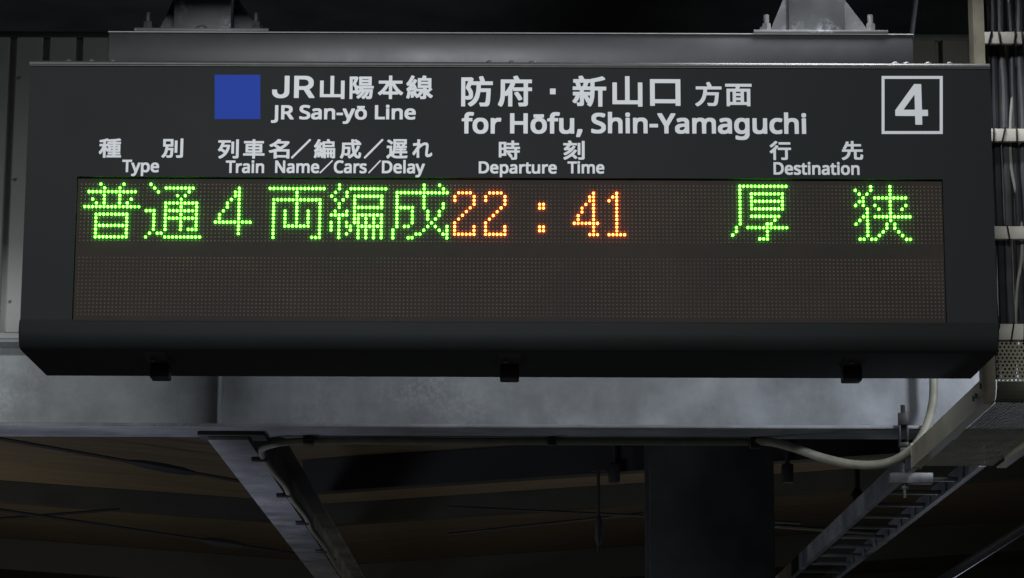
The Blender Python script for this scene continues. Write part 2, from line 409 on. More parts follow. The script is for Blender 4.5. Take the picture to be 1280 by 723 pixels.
    'c列': (0.9114, [[92,-95,102,-99,132,-99,198,-63,264,-17,327,43,379,109,429,193,465,277,491,361,515,481,515,517,513,523,468,538,276,535,271,541,294,627,539,631,543,637,540,735,534,738,42,739,34,733,33,637,36,631,42,629,162,629,171,625,141,529,115,463,77,385,27,313,27,283,84,230,120,232,138,255,144,257,265,163,234,123,180,74,125,37,54,1,50,-5,51,-35], [645,-89,744,-91,810,-84,840,-67,853,-53,861,-35,864,-5,864,769,864,775,858,783,762,783,753,781,751,775,751,31,749,25,738,19,623,19,619,13,620,-23], [564,133,576,127,666,127,674,133,675,673,672,679,666,682,570,681,565,679,563,673], [330,269,222,347,197,349,234,428,387,427,355,325]]),
    'c車': (0.9114, [[397,-93,408,-97,498,-97,509,-93,511,33,516,38,882,38,888,43,889,135,888,141,882,145,516,145,511,147,511,153,511,171,516,175,786,175,793,183,793,567,790,573,516,574,511,579,511,597,852,599,858,609,857,699,853,705,516,705,511,711,509,783,498,787,408,787,397,783,396,710,390,705,60,705,54,699,53,609,55,603,60,598,396,597,396,579,390,574,132,574,125,573,122,561,122,189,126,177,390,175,396,171,396,147,30,144,26,135,27,45,30,39,36,38,390,38,396,33], [234,276,231,285,231,321,234,326,390,326,396,321,396,279,390,276], [516,276,511,279,511,285,511,321,516,326,672,326,678,326,681,321,678,276], [234,425,231,429,232,471,234,473,390,473,396,471,396,429,390,424], [516,424,511,429,511,435,511,471,516,473,678,473,681,471,678,425]]),
    'c名': (0.9114, [[209,-90,217,-94,313,-94,319,-90,320,-54,325,-47,679,-47,683,-54,684,-90,691,-94,787,-94,795,-90,796,324,793,329,523,332,511,336,589,393,637,435,682,480,723,528,762,582,789,630,791,666,785,672,739,700,685,697,451,698,448,702,471,738,471,768,466,774,391,790,355,790,301,720,235,654,151,590,43,528,42,492,97,435,133,437,217,484,221,462,329,378,289,357,217,327,127,297,31,273,21,264,21,234,61,165,103,165,206,192], [325,60,320,66,320,216,321,222,325,225,679,225,682,222,683,66,679,61], [445,441,349,515,301,546,303,552,337,581,355,589,612,588,601,570,547,517,493,473]]),
    'c／': (0.9114, [[37,-97,49,-101,73,-100,79,-97,901,725,901,761,871,791,835,791,13,-31,9,-37,9,-67]]),
    'c編': (0.9114, [[413,-83,494,-85,500,-83,504,-77,506,98,542,97,542,-47,548,-55,629,-53,632,-47,632,97,662,98,666,91,668,-51,674,-54,740,-56,747,-83,758,-87,818,-87,848,-83,865,-71,876,-59,881,-41,881,-23,881,379,879,385,464,387,457,391,458,427,848,429,851,439,851,685,842,689,680,689,655,745,632,787,626,791,590,791,554,783,536,777,531,769,531,739,552,691,362,689,355,685,353,631,350,621,296,649,260,650,253,643,197,535,188,527,182,526,175,529,177,535,229,631,271,721,273,757,260,767,212,787,176,789,165,781,121,673,65,565,38,523,14,505,11,499,11,469,29,415,38,403,74,403,110,411,118,409,56,326,17,295,17,265,37,205,53,193,31,55,10,-17,11,-53,20,-61,68,-77,98,-77,104,-74,124,-11,146,99,159,-35,164,-43,206,-43,248,-35,253,-29,254,36,257,19,260,16,293,13,290,1,290,-36,350,-75,374,-75,383,-71,404,-25,408,-41,408,-77], [758,4,756,97,782,98,787,91,785,7,782,4], [332,142,319,187,338,195], [116,198,101,205,110,207,254,231,260,232,262,229,260,224,224,213,217,205,182,203,140,195], [506,198,504,289,512,291,536,291,542,289,542,199], [632,198,632,289,638,291,662,291,666,283,666,205,662,198], [758,198,756,289,758,291,782,291,786,289,787,283,787,205,782,198], [206,330,205,337,224,363,230,357,235,337], [350,325,315,433,308,439,290,439,279,445,350,565,353,553,353,385], [458,527,458,589,746,589,749,583,749,535,746,526]]),
    'c成': (0.9114, [[69,-97,75,-101,105,-101,115,-91,143,-43,164,5,179,53,189,97,198,83,206,47,211,41,273,37,345,38,381,44,409,65,426,95,433,143,439,221,444,407,442,443,435,446,213,446,210,455,210,515,213,522,483,521,494,407,507,317,525,229,541,167,539,161,507,127,459,85,405,46,339,5,341,-31,393,-89,429,-90,447,-79,525,-23,591,35,629,-19,651,-43,680,-67,705,-81,747,-88,807,-87,825,-81,849,-62,867,-36,884,17,896,113,896,149,893,155,859,173,831,194,801,194,795,191,779,65,771,38,765,33,741,45,723,65,701,101,683,143,743,233,786,317,831,431,832,473,819,481,765,495,729,495,723,492,683,389,639,300,631,311,617,389,601,521,885,523,889,533,887,629,879,633,837,635,839,647,837,677,777,722,681,779,669,784,639,784,591,741,589,779,585,785,579,787,477,785,474,779,476,641,475,635,471,633,99,631,95,623,94,329,83,191,73,137,55,77,33,23,11,-19,11,-49,15,-55,45,-75], [201,148,198,155,206,227,210,335,213,338,327,338,331,335,331,329,327,233,321,173,315,155,311,149,297,144], [597,633,592,641,591,697,597,697,643,671,696,635]]),
    'c遅': (0.9114, [[61,-90,71,-94,95,-94,101,-91,167,-12,191,9,203,14,305,-50,347,-66,407,-77,479,-83,611,-83,815,-77,869,-75,875,-71,897,0,898,30,893,40,857,41,677,28,673,36,673,132,677,137,875,137,884,144,884,228,877,234,677,235,673,240,673,252,677,257,833,257,839,259,843,264,843,342,839,349,677,351,674,354,673,366,677,371,683,371,857,371,863,373,867,378,867,456,863,465,783,468,783,474,804,510,805,522,809,525,857,525,863,534,863,744,861,750,851,753,311,753,304,750,301,744,301,480,296,378,281,282,257,202,253,204,252,210,252,462,247,468,35,469,29,466,27,456,29,364,35,361,137,361,141,354,140,114,65,57,17,8,13,0,15,-30], [449,29,377,45,327,66,359,137,563,137,566,30,563,25], [389,235,388,240,395,287,400,294,401,340,402,264,407,257,557,257,565,252,563,235,557,235], [407,351,403,354,403,366,407,371,557,371,565,366,565,354,557,351], [407,468,407,522,431,525,437,522,437,509,463,468], [593,467,567,516,565,522,569,525,671,525,679,522,649,468], [204,528,215,525,239,525,244,528,291,576,291,612,233,662,143,722,125,732,89,731,45,690,42,684,42,654,137,587], [407,624,407,654,413,658,749,658,753,654,753,624,749,620,413,620]]),
    'cれ': (0.9114, [[217,-53,229,-57,331,-57,338,-53,339,-17,332,91,331,229,333,325,339,337,397,393,463,445,529,483,577,498,595,496,613,487,625,467,630,445,625,385,601,205,597,127,599,61,608,31,624,7,649,-15,679,-27,739,-29,781,-24,823,-10,847,3,887,31,910,55,909,91,899,157,898,163,890,169,859,169,811,127,775,107,739,97,727,103,722,109,715,130,714,145,745,409,747,487,744,517,739,535,717,571,691,594,661,607,619,613,547,609,511,599,475,584,433,560,385,528,381,529,385,541,383,571,363,595,358,607,371,703,371,733,369,739,361,743,247,745,241,739,244,661,241,595,235,590,139,578,55,575,50,565,56,469,61,458,103,457,223,474,229,474,232,469,229,433,223,420,131,289,31,157,27,145,30,115,75,55,79,51,109,51,117,55,217,197,220,187]]),
    'c時': (0.9114, [[556,-90,567,-94,627,-94,723,-88,747,-81,759,-73,780,-48,785,-12,785,228,789,232,885,233,891,240,891,330,887,336,789,337,785,342,785,390,789,396,897,398,901,408,901,492,897,501,891,502,669,502,665,510,665,570,669,574,859,576,862,582,861,674,855,679,669,679,665,684,665,780,662,786,657,789,561,789,553,780,553,684,549,679,369,679,362,672,362,582,365,576,549,574,553,570,552,504,357,502,353,504,352,510,352,720,349,726,339,728,51,727,47,714,47,24,51,12,152,12,155,18,155,78,159,85,345,85,351,89,352,96,352,228,357,232,405,232,413,228,387,211,383,204,384,174,453,90,501,12,507,8,532,6,533,-24], [561,17,559,18,564,24,601,48,601,84,567,139,499,222,497,228,507,232,669,232,673,228,673,30,670,18,663,15,639,13], [159,191,155,198,155,354,159,357,237,357,243,354,243,192], [357,337,352,342,352,390,355,396,669,396,673,390,673,342,669,337], [159,463,155,468,155,618,159,621,237,621,243,618,243,468,237,463]]),
    'c刻': (0.9114, [[77,-89,85,-93,115,-93,151,-74,253,-12,361,71,367,72,440,1,487,-51,493,-54,523,-53,529,-49,577,-5,578,31,533,79,449,157,504,223,560,307,563,319,563,343,560,349,499,375,463,375,379,257,331,205,283,161,225,115,169,77,109,43,35,7,32,1,32,-29], [633,-89,643,-92,733,-91,811,-84,841,-68,854,-53,862,-35,865,-5,865,763,865,769,859,776,763,777,757,775,754,769,753,31,751,24,739,17,619,17,609,13,608,-23], [83,115,91,111,121,112,229,180,289,227,337,270,384,319,427,371,471,433,501,487,503,523,497,529,439,549,403,549,396,541,355,472,343,460,247,455,245,463,319,558,331,568,565,569,569,577,569,667,565,673,385,675,379,678,360,721,331,770,319,787,307,792,271,791,223,777,214,769,213,739,241,685,244,679,241,675,31,673,27,667,27,577,31,569,169,568,175,565,160,541,109,480,79,453,61,446,53,439,53,403,74,343,79,337,115,336,163,345,241,351,246,349,211,316,151,271,39,205,40,169], [593,133,601,130,691,130,697,133,699,139,699,673,697,679,691,683,601,683,592,679,591,673,591,145]]),
    'c行': (0.9114, [[154,-93,167,-97,257,-97,263,-93,265,381,271,399,329,473,333,471,334,459,335,381,341,372,635,372,641,369,640,27,635,21,617,17,485,19,479,18,475,9,475,-21,497,-84,503,-91,611,-92,671,-90,701,-85,729,-69,749,-45,755,-3,755,369,761,372,881,372,890,375,893,381,892,477,881,481,341,481,336,483,366,531,367,561,364,567,299,593,261,591,203,507,143,437,77,373,1,309,1,279,53,215,89,215,143,262,149,264,151,261], [51,495,59,490,89,491,155,542,215,597,280,663,329,720,331,753,329,759,263,788,227,789,182,735,131,682,74,633,11,585,11,549], [377,627,383,623,857,623,865,627,867,633,866,729,857,733,383,733,377,730,375,723]]),
    'c先': (0.9114, [[66,-95,73,-99,103,-99,169,-73,229,-35,283,12,320,61,352,127,365,163,375,211,385,277,391,285,511,285,517,283,518,-5,525,-35,542,-59,559,-71,577,-77,625,-80,811,-79,829,-74,851,-59,869,-35,878,-11,888,49,891,133,883,140,823,165,793,166,786,163,785,157,779,79,769,37,757,30,745,29,655,29,637,33,629,49,629,283,637,285,871,285,877,289,879,295,877,392,865,396,517,396,512,403,514,535,805,536,811,539,813,547,811,643,805,645,517,645,513,649,512,655,512,781,505,787,403,786,399,775,399,649,391,645,301,645,297,649,315,715,315,745,313,749,307,753,247,766,211,767,205,764,175,673,148,601,113,529,71,463,73,431,132,397,37,394,33,385,33,295,35,289,43,285,259,285,265,283,264,271,253,221,232,163,213,127,184,91,145,57,97,30,31,5,21,-5,21,-35,47,-65], [175,396,170,397,209,451,255,535,398,535,397,396]]),
    'nJ': (0.273, [[-80,-215,-40,-220,37,-219,79,-214,100,-207,135,-187,159,-166,186,-131,203,-96,208,-68,212,-19,212,730,211,737,205,743,72,744,63,737,62,37,59,-5,45,-47,35,-61,23,-68,-12,-79,-54,-71,-96,-71,-105,-75,-108,-82,-108,-194,-107,-201,-99,-208]]),
    'nR': (0.622, [[69,-25,79,-30,205,-30,215,-25,217,262,226,265,296,265,310,253,478,-29,625,-30,635,-25,636,24,467,304,513,334,551,374,575,416,584,472,583,556,574,612,560,640,540,668,513,693,485,712,457,725,429,733,359,743,79,744,68,738], [219,401,218,605,282,605,338,599,387,582,408,565,420,542,429,507,414,458,394,432,373,421,324,406,289,401]]),
    'nS': (0.549, [[135,-35,201,-40,292,-39,341,-35,383,-26,425,-7,467,23,495,52,519,91,528,119,531,147,531,238,523,280,502,317,467,355,424,385,369,413,265,455,222,478,207,490,196,504,184,539,194,569,208,587,229,599,278,613,299,613,348,605,432,577,481,579,493,595,515,658,515,707,502,717,453,736,376,751,257,754,201,749,152,735,110,712,73,679,44,637,35,616,31,588,31,490,39,448,67,399,101,364,145,334,194,310,299,268,341,245,364,224,379,189,377,175,369,154,354,133,327,117,278,102,250,99,194,105,117,125,75,140,26,138,21,126,22,0,33,-9,63,-21]]),
    'na': (0.561, [[137,-35,189,-40,294,-37,329,-27,378,1,385,-21,392,-29,399,-30,497,-30,504,-29,510,-21,510,392,507,441,497,476,475,511,455,533,420,556,399,565,350,573,224,573,154,560,105,541,77,523,75,476,97,420,106,406,112,403,154,403,238,434,273,441,294,440,329,427,343,417,357,385,362,357,357,353,210,345,160,336,133,327,105,314,70,289,49,268,29,238,19,210,16,175,17,105,24,63,44,28,70,0,105,-23], [224,96,189,111,177,126,170,147,179,175,189,189,203,200,224,209,273,223,357,229,362,224,352,175,341,147,329,132,308,116,273,101,238,93]]),
    'nn': (0.618, [[57,-25,67,-30,193,-30,201,-25,203,269,211,332,227,381,245,409,270,425,326,440,361,433,389,419,401,402,416,360,420,318,422,-25,438,-30,557,-30,565,-25,565,416,559,451,545,486,525,514,501,537,459,563,438,569,396,575,312,576,270,572,242,565,193,541,186,559,179,565,67,566,59,563,55,549]]),
    'n-': (0.322, [[12,204,22,199,302,199,310,204,312,211,311,330,302,337,15,335,10,323]]),
    'ny': (0.51, [[-2,-265,39,-269,116,-270,172,-261,200,-247,228,-225,251,-202,271,-174,291,-139,313,-90,539,505,540,554,536,563,529,566,396,566,387,561,379,547,263,221,256,215,131,547,123,561,109,566,-17,566,-27,561,-27,505,175,1,147,-76,130,-103,116,-117,88,-131,67,-136,39,-132,-10,-132,-17,-137,-19,-251,-16,-258]]),
    'nō': (0.605, [[221,-35,261,-40,352,-39,408,-30,436,-19,478,7,513,40,545,84,567,133,579,196,581,301,575,371,561,420,543,455,523,483,482,525,451,546,422,561,401,569,366,574,471,576,479,581,481,693,478,703,471,707,135,707,125,700,126,581,135,576,240,574,205,569,184,561,135,535,93,498,58,449,37,399,27,343,25,238,29,182,40,133,49,112,72,70,93,42,121,15,151,-7,184,-24], [289,98,240,116,226,127,210,147,185,210,177,273,186,329,200,371,216,399,229,413,247,424,273,434,303,440,324,436,359,423,380,409,394,392,405,371,420,329,429,266,424,224,415,191,401,155,387,134,371,119,352,109,303,95]]),
    'nL': (0.524, [[69,-25,79,-30,513,-30,527,-25,529,-18,529,101,520,110,226,110,217,115,217,731,216,738,205,744,79,744,68,738,67,731]]),
    'ni': (0.258, [[57,-25,67,-30,193,-30,201,-25,203,-18,203,556,193,566,67,566,60,564,55,556], [87,598,102,595,165,595,191,612,207,633,211,654,209,724,197,745,172,764,158,767,88,765,67,751,52,731,48,710,49,640,61,619]]),
    'ne': (0.564, [[228,-35,268,-39,345,-40,422,-34,471,-23,499,-11,513,-4,519,7,519,119,513,131,464,132,394,107,352,99,324,96,296,100,254,114,225,133,204,161,185,210,183,217,191,221,527,221,534,221,541,227,542,364,533,413,520,448,492,493,457,529,415,556,373,571,324,576,233,574,196,567,163,553,121,524,87,490,59,448,37,395,26,322,25,217,31,161,47,112,75,63,114,20,142,-1,177,-20], [198,351,193,357,198,373,207,392,224,413,247,428,289,441,331,430,352,417,370,392,382,357,380,353,373,351]]),
    'nf': (0.344, [[81,-25,95,-30,214,-30,225,-25,227,437,354,439,361,444,362,451,362,556,358,563,347,566,235,566,228,570,233,605,249,641,263,652,284,659,340,648,382,648,393,654,417,717,417,766,414,773,403,781,368,790,333,794,242,795,193,787,163,773,137,754,121,738,92,689,82,647,78,570,-3,542,-12,535,-15,528,-14,444,-3,438,74,438,79,430]]),
    'nr': (0.413, [[57,-25,67,-30,193,-30,201,-25,203,276,207,304,220,346,230,367,245,388,263,405,284,418,326,433,361,429,403,429,410,429,417,437,428,514,428,556,427,563,420,570,368,576,277,573,246,563,200,533,193,532,188,556,179,565,67,566,59,563,55,549]]),
    'nH': (0.741, [[69,-25,79,-30,205,-30,215,-25,217,297,219,301,226,303,520,302,523,297,525,-25,541,-30,660,-30,671,-25,673,731,667,743,534,744,525,738,523,451,520,442,219,442,216,738,205,744,79,744,68,738]]),
    'nu': (0.618, [[188,-35,243,-40,334,-38,376,-29,418,-8,425,-7,430,-21,439,-29,551,-30,558,-28,563,-21,563,553,558,564,425,566,417,560,415,266,404,189,388,147,369,123,341,108,292,95,257,103,229,117,217,133,202,175,198,217,197,560,187,566,180,566,61,566,50,560,49,154,57,84,76,42,105,7,146,-21]]),
    'n,': (0.268, [[13,-154,23,-159,121,-159,128,-159,139,-147,186,-35,217,56,222,84,222,126,212,142,205,146,72,146,62,140,28,-35,11,-98]]),
    'nh': (0.618, [[57,-25,67,-30,193,-30,201,-25,203,262,206,304,214,346,230,388,249,412,270,425,326,440,361,433,389,419,401,402,416,360,420,318,422,-25,431,-30,557,-30,565,-25,567,-18,567,388,562,437,551,472,530,507,503,535,466,558,431,569,382,575,291,574,256,568,207,548,203,556,203,780,193,790,67,790,60,788,55,780]]),
    'nY': (0.566, [[210,-25,220,-30,346,-30,356,-25,358,248,367,269,595,689,596,731,591,742,444,742,435,731,283,443,131,731,122,743,-18,744,-29,738,-29,689,197,269,206,248]]),
    'nm': (0.935, [[57,-25,67,-30,193,-30,201,-25,203,269,213,346,228,388,249,416,270,428,312,440,347,431,368,419,385,388,393,353,398,-25,410,-30,536,-29,543,-18,543,283,552,346,567,388,585,413,606,426,655,440,697,427,711,417,720,402,733,360,737,318,739,-25,753,-30,879,-28,884,-18,883,402,875,458,851,507,823,537,795,556,760,570,725,575,634,576,585,568,543,550,501,519,480,539,452,557,424,569,389,575,298,576,256,571,233,563,193,542,186,559,179,565,60,564,55,549]]),
    'ng': (0.615, [[179,-265,240,-269,338,-269,380,-266,422,-256,461,-237,497,-209,521,-181,544,-139,557,-90,560,-41,560,554,555,564,436,565,422,539,373,566,331,575,233,575,184,567,142,547,107,519,82,491,53,442,39,407,28,351,25,295,26,204,32,155,41,120,55,85,82,43,107,15,142,-12,170,-27,198,-35,247,-40,324,-39,366,-33,408,-16,411,-20,397,-69,380,-97,352,-118,317,-131,289,-136,247,-132,184,-119,121,-95,72,-97,67,-111,68,-230,79,-239,107,-250], [275,98,233,115,219,129,206,148,185,204,177,267,188,337,203,379,216,400,229,414,247,427,275,436,296,439,317,435,352,421,371,407,382,393,395,365,409,316,413,246,403,183,390,148,376,127,359,114,331,101,296,94]]),
    'nc': (0.48, [[218,-35,268,-40,380,-37,422,-29,441,-21,464,-8,468,0,468,112,464,124,457,127,415,127,345,104,303,97,275,103,247,113,220,133,202,161,185,210,177,266,186,329,201,371,218,399,240,417,275,431,303,437,345,429,394,415,443,415,449,420,475,483,477,497,477,539,471,546,450,557,408,569,338,576,247,575,191,564,142,540,100,506,65,462,44,420,30,364,25,287,27,189,33,147,44,112,75,56,114,14,142,-6,170,-21]]),
    'nT': (0.556, [[205,-25,216,-30,342,-30,351,-25,353,598,356,605,566,605,573,610,575,619,575,731,573,738,566,744,-8,744,-19,738,-20,619,-15,607,202,605]]),
    'np': (0.615, [[57,-265,67,-270,193,-270,201,-265,203,-20,207,-14,249,-33,284,-39,382,-39,431,-31,473,-12,515,22,543,57,566,99,583,155,589,218,589,330,578,407,559,456,529,500,487,539,445,563,424,570,389,575,287,575,249,569,193,539,186,559,179,565,67,566,57,561], [305,98,256,118,242,131,231,148,211,211,204,260,204,288,209,323,223,372,242,407,270,426,305,437,326,439,375,423,389,412,403,395,427,337,438,267,431,218,423,190,409,155,396,133,382,119,361,106,326,95]]),
    'nN': (0.76, [[69,-25,79,-30,198,-30,205,-28,210,-18,212,462,226,446,530,-25,541,-30,681,-30,691,-25,693,731,688,742,562,744,550,738,548,251,534,267,226,742,79,744,68,738]]),
    'nC': (0.632, [[293,-35,358,-40,484,-37,546,-28,582,-17,596,-11,603,0,603,119,596,127,547,127,456,105,407,100,372,104,337,113,295,130,267,150,238,182,213,231,196,287,187,357,198,434,221,497,252,546,274,567,295,581,351,604,407,613,470,601,540,577,589,577,598,588,631,658,631,700,629,707,620,714,582,731,505,749,442,754,337,753,295,747,253,736,190,705,134,660,88,602,53,532,43,497,33,434,31,308,42,217,63,147,100,84,129,49,153,28,190,1,225,-17,260,-29]]),
    'ns': (0.479, [[117,-35,173,-40,264,-40,299,-37,344,-28,376,-14,408,7,429,28,449,56,459,77,463,98,463,189,459,217,437,252,411,279,383,298,334,323,201,379,180,393,172,406,177,420,187,427,222,439,243,443,285,437,369,410,418,412,428,427,452,483,453,532,439,544,396,560,327,573,222,576,166,571,124,561,84,539,54,513,33,483,26,469,21,441,22,357,29,329,47,301,75,274,110,251,285,173,306,156,313,140,306,122,292,110,257,98,222,92,166,102,75,134,33,134,26,131,22,119,23,0,33,-8,61,-21]]),
    'nD': (0.73, [[69,-25,79,-30,345,-29,408,-24,457,-15,513,7,562,37,611,80,643,122,679,192,693,255,698,304,699,388,693,472,681,525,649,591,611,640,562,683,520,708,478,726,401,741,345,744,79,744,68,738], [219,107,217,605,275,607,331,604,373,596,422,579,463,556,492,527,515,486,533,437,541,388,542,346,535,297,511,227,499,206,477,178,457,160,422,139,387,126,338,114,289,108]]),
    'nd': (0.615, [[196,-35,247,-40,331,-39,373,-30,422,-4,428,-21,436,-29,548,-30,555,-28,559,-21,560,777,555,788,422,790,413,784,412,560,408,553,359,571,324,575,226,575,177,565,142,547,104,518,69,476,47,434,36,399,29,364,25,294,26,203,40,119,66,63,100,21,149,-17], [282,96,239,112,226,121,211,140,200,161,184,210,177,266,188,336,201,371,215,399,240,423,289,441,324,434,352,423,367,413,379,399,403,336,413,259,409,217,401,182,379,133,366,119,345,109,310,98]]),
    'nt': (0.361, [[175,-35,215,-40,306,-39,348,-31,362,-23,369,-14,367,98,355,103,320,103,271,95,236,107,225,119,215,145,210,189,211,434,215,438,355,438,361,441,365,448,365,553,363,560,355,566,213,567,210,574,210,679,206,686,194,689,110,689,103,687,96,679,63,574,-2,543,-13,532,-14,448,-9,440,-2,438,54,438,62,434,62,126,67,70,82,35,110,1,145,-25]]),
    'n4': (0.572, [[353,-18,458,-18,465,-13,466,136,469,143,563,144,570,150,569,255,563,259,472,259,467,262,466,731,458,736,346,736,339,731,3,248,3,150,10,144,343,143,345,136,345,-11], [157,259,151,262,154,269,339,533,345,528,345,514,344,262,339,259]]),
    'nl': (0.258, [[57,-25,67,-30,193,-30,201,-25,203,-18,203,780,193,790,67,790,60,788,55,780]]),
    'n/': (0.372, [[-18,-25,-8,-30,111,-30,118,-29,129,-18,390,682,392,731,391,738,384,743,258,744,251,742,243,731,-19,31]]),
    'no': (0.605, [[221,-35,261,-40,352,-39,408,-30,436,-19,478,7,513,40,545,84,567,133,579,196,581,301,575,371,562,417,533,469,498,511,450,547,401,568,345,575,254,575,199,567,170,555,121,525,92,497,61,455,37,399,26,322,25,224,33,161,46,119,79,60,121,15,170,-17,198,-29], [289,98,240,116,226,127,210,147,185,210,177,273,186,329,200,371,216,399,229,413,247,424,273,434,303,440,324,436,359,423,380,409,394,392,405,371,420,329,429,266,424,224,415,191,401,155,387,134,371,119,352,109,303,95]]),
    'iJ': (0.5665, [[195,-28,246,-32,309,-31,344,-25,379,-13,415,7,442,30,470,63,488,98,498,133,503,189,503,735,498,748,372,749,367,742,366,210,355,161,346,140,335,126,302,104,267,95,253,96,218,107,190,129,173,161,163,203,159,266,148,269,36,269,28,266,25,259,25,196,28,147,35,112,50,77,74,42,106,12,149,-14]]),
    'iR': (0.6416, [[65,-18,75,-22,187,-22,199,-18,200,255,208,261,327,261,334,257,479,-11,488,-21,621,-22,632,-18,633,10,629,24,488,283,544,325,573,360,597,409,607,465,605,556,599,591,589,619,573,647,551,675,530,695,502,715,453,737,397,747,75,749,65,745], [201,387,201,621,208,624,355,621,411,605,432,591,445,577,463,542,470,500,465,472,453,444,432,417,390,396,355,389]]),
}

# ------------------------------------------------------------------ steelwork behind the sign
GY = 2.0                                       # web of the girder
pb = P(640, 548, GY + 0.12)
GB = pb.z                                      # underside of its lower flange
GT = P(640, 438, GY).z                         # underside of its upper flange
girder = thing('steel_girder', (0, GY, GB), 'long galvanised steel girder running across behind and below the sign', 'girder')
MB().box(-2.6, 2.9, GY - 0.006, GY + 0.006, GB + 0.012, GT).build('web', M_zinc, girder)
fl = MB().box(-2.6, 2.9, GY - 0.12, GY + 0.12, GB, GB + 0.0115, 0.002)
fl.build('flange', M_zinc, girder)
MB().box(-2.6, 2.9, GY - 0.12, GY + 0.12, GT, GT + 0.012, 0.002).build('flange', M_zinc, girder)
sx = P(278, 500, GY).x
MB().box(sx - 0.004, sx + 0.004, GY - 0.114, GY - 0.0065, GB + 0.012, GT - 0.0005, 0.001).build('stiffener', M_zinc, girder)
sx = P(1420, 500, GY).x
MB().box(sx - 0.004, sx + 0.004, GY - 0.114, GY - 0.0065, GB + 0.012, GT - 0.0005, 0.001).build('stiffener', M_zinc, girder)

# ribbed sheets standing on the girder: grey on the left, dark brown on the right, meeting behind the sign
wz0, wz1 = GT + 0.0125, P(640, 50, GY - 0.1).z
gw = 0.11
gx = P(17, 60, GY - 0.1).x


def ribbed_wall(ka, kb, material, label):
    xa, xb = gx + ka * gw - 0.03, gx + (kb - 1) * gw + 0.03
    wall = thing('ribbed_steel_wall', ((xa + xb) / 2, GY, wz0), label, 'wall')
    prof = [(xa, GY - 0.11)]
    for k in range(ka, kb):
        x = gx + k * gw
        prof += [(x - 0.014, GY - 0.11), (x - 0.009, GY - 0.088), (x + 0.009, GY - 0.088), (x + 0.014, GY - 0.11)]
    prof.append((xb, GY - 0.11))
    t = bmesh.new()
    lo = [t.verts.new((x, y, wz0 + 0.022)) for x, y in prof]
    hi = [t.verts.new((x, y, wz1)) for x, y in prof]
    lb = [t.verts.new((x, GY - 0.06, wz0 + 0.022)) for x, y in prof]
    hb = [t.verts.new((x, GY - 0.06, wz1)) for x, y in prof]
    for i in range(len(prof) - 1):
        t.faces.new((lo[i], lo[i + 1], hi[i + 1], hi[i]))
        t.faces.new((hi[i], hi[i + 1], hb[i + 1], hb[i]))
        t.faces.new((lo[i + 1], lo[i], lb[i], lb[i + 1]))
        t.faces.new((lb[i], hb[i], hb[i + 1], lb[i + 1]))
    t.faces.new((lo[0], hi[0], hb[0], lb[0]))
    t.faces.new((lo[-1], lb[-1], hb[-1], hi[-1]))
    w = MB()
    w.take(t)
    w.build('ribbed_sheet', material, wall, False)
    MB().box(xa, xb, GY - 0.118, GY - 0.06, wz0, wz0 + 0.0195, 0.002).build('base_trim', material, wall)
    MB().box(xa, xb, GY - 0.114, GY - 0.06, wz1 + 0.0005, wz1 + 0.02, 0.002).build('top_trim', M_deck, wall)
    sc_ = MB()
    for k in range(ka, kb - 1):
        for z in (0.12, 0.52, 0.86):
            sc_.ball((gx + (k + 0.21) * gw, GY - 0.111, wz0 + z * (wz1 - wz0)), 0.005)
    sc_.build('screw_heads', M_bolt, wall)


ribbed_wall(-8, 16, M_wall, 'grey ribbed sheet steel wall standing on the girder behind the left end of the sign')
ribbed_wall(17, 40, M_wallb, 'dark brown ribbed sheet steel wall just visible above the right end of the sign')

gr = MB().box(-14, 14, -14, 24, -0.3, 0.0).build('ground', M_deckf)
gr['kind'] = 'structure'

# roof deck high above, with an unseen front drop added to block lamp light
rd = MB().box(-5, 5, -1.2, 9, 4.95, 5.05).box(-5, 5, -1.3, -1.2005, 3.97, 5.05).build('roof', M_deck)
rd['kind'] = 'structure'

# rafter that leaves the girder and runs away from the viewer
rx0, rx1 = P(264, 552, GY + 0.12).x, P(314, 552, GY + 0.12).x
rz = GB - 0.012
raf = thing('steel_rafter', ((rx0 + rx1) / 2, GY, rz), 'mottled blue grey steel rafter running away under the left half of the girder', 'rafter')
ry1 = 11.0
MB().box(rx0, rx1, GY + 0.02, ry1, rz - 0.012, rz - 0.001, 0.0015).build('flange', M_zincd, raf)
rc = (rx0 + rx1) / 2
MB().box(rc - 0.005, rc + 0.005, GY + 0.15, ry1, rz - 0.0005, rz + 0.19).build('web', M_zincd, raf)
MB().box(rx0, rx1, GY + 0.15, ry1, rz + 0.1905, rz + 0.2).build('flange', M_zincd, raf)
MB().box(rx0 - 0.03, rx1 + 0.055, GY - 0.02, GY + 0.115, rz - 0.0005, GB - 0.0005, 0.001).build('joint_plate', M_beam, raf)

# cable clipped along the rafter
pts = [P(936, 552, GY + 0.10), P(800, 551.5, GY + 0.10), P(640, 551, GY + 0.10), P(560, 550.5, GY + 0.10), P(420, 550, GY + 0.10), P(372, 552, GY + 0.10), P(340, 556, GY + 0.13), P(327, 564, GY + 0.3)]
ze = rz - 0.014
for q, off in ((0.7, 0), (1.2, 0.012), (1.6, 0.004), (2.2, 0.014), (2.7, 0.004), (3.4, 0.012), (4.4, 0.005), (5.5, 0.01), (8, 0.008)):
    pts.append(Vector((rx1 + 0.012 + off, GY + q, ze + 0.004)))
pts = [Vector((p.x, p.y, min(p.z, GB - 0.0135)) if i < 7 else p) for i, p in enumerate(pts)]
cb = thing('power_cable', pts[0], 'beige cable clipped under the girder and along the right edge of the rafter', 'cable')
MB().tube(pts, 0.0125).build('cable_jacket', M_cable, cb)
for q in (0.42, 1.42, 2.35, 3.5):
    x = rx1
    MB().box(x - 0.028, x + 0.024, GY + q, GY + q + 0.035, ze - 0.012, ze + 0.0015, 0.002).build('cable_clip', M_black, cb)
cx_ = P(383, 551, GY).x
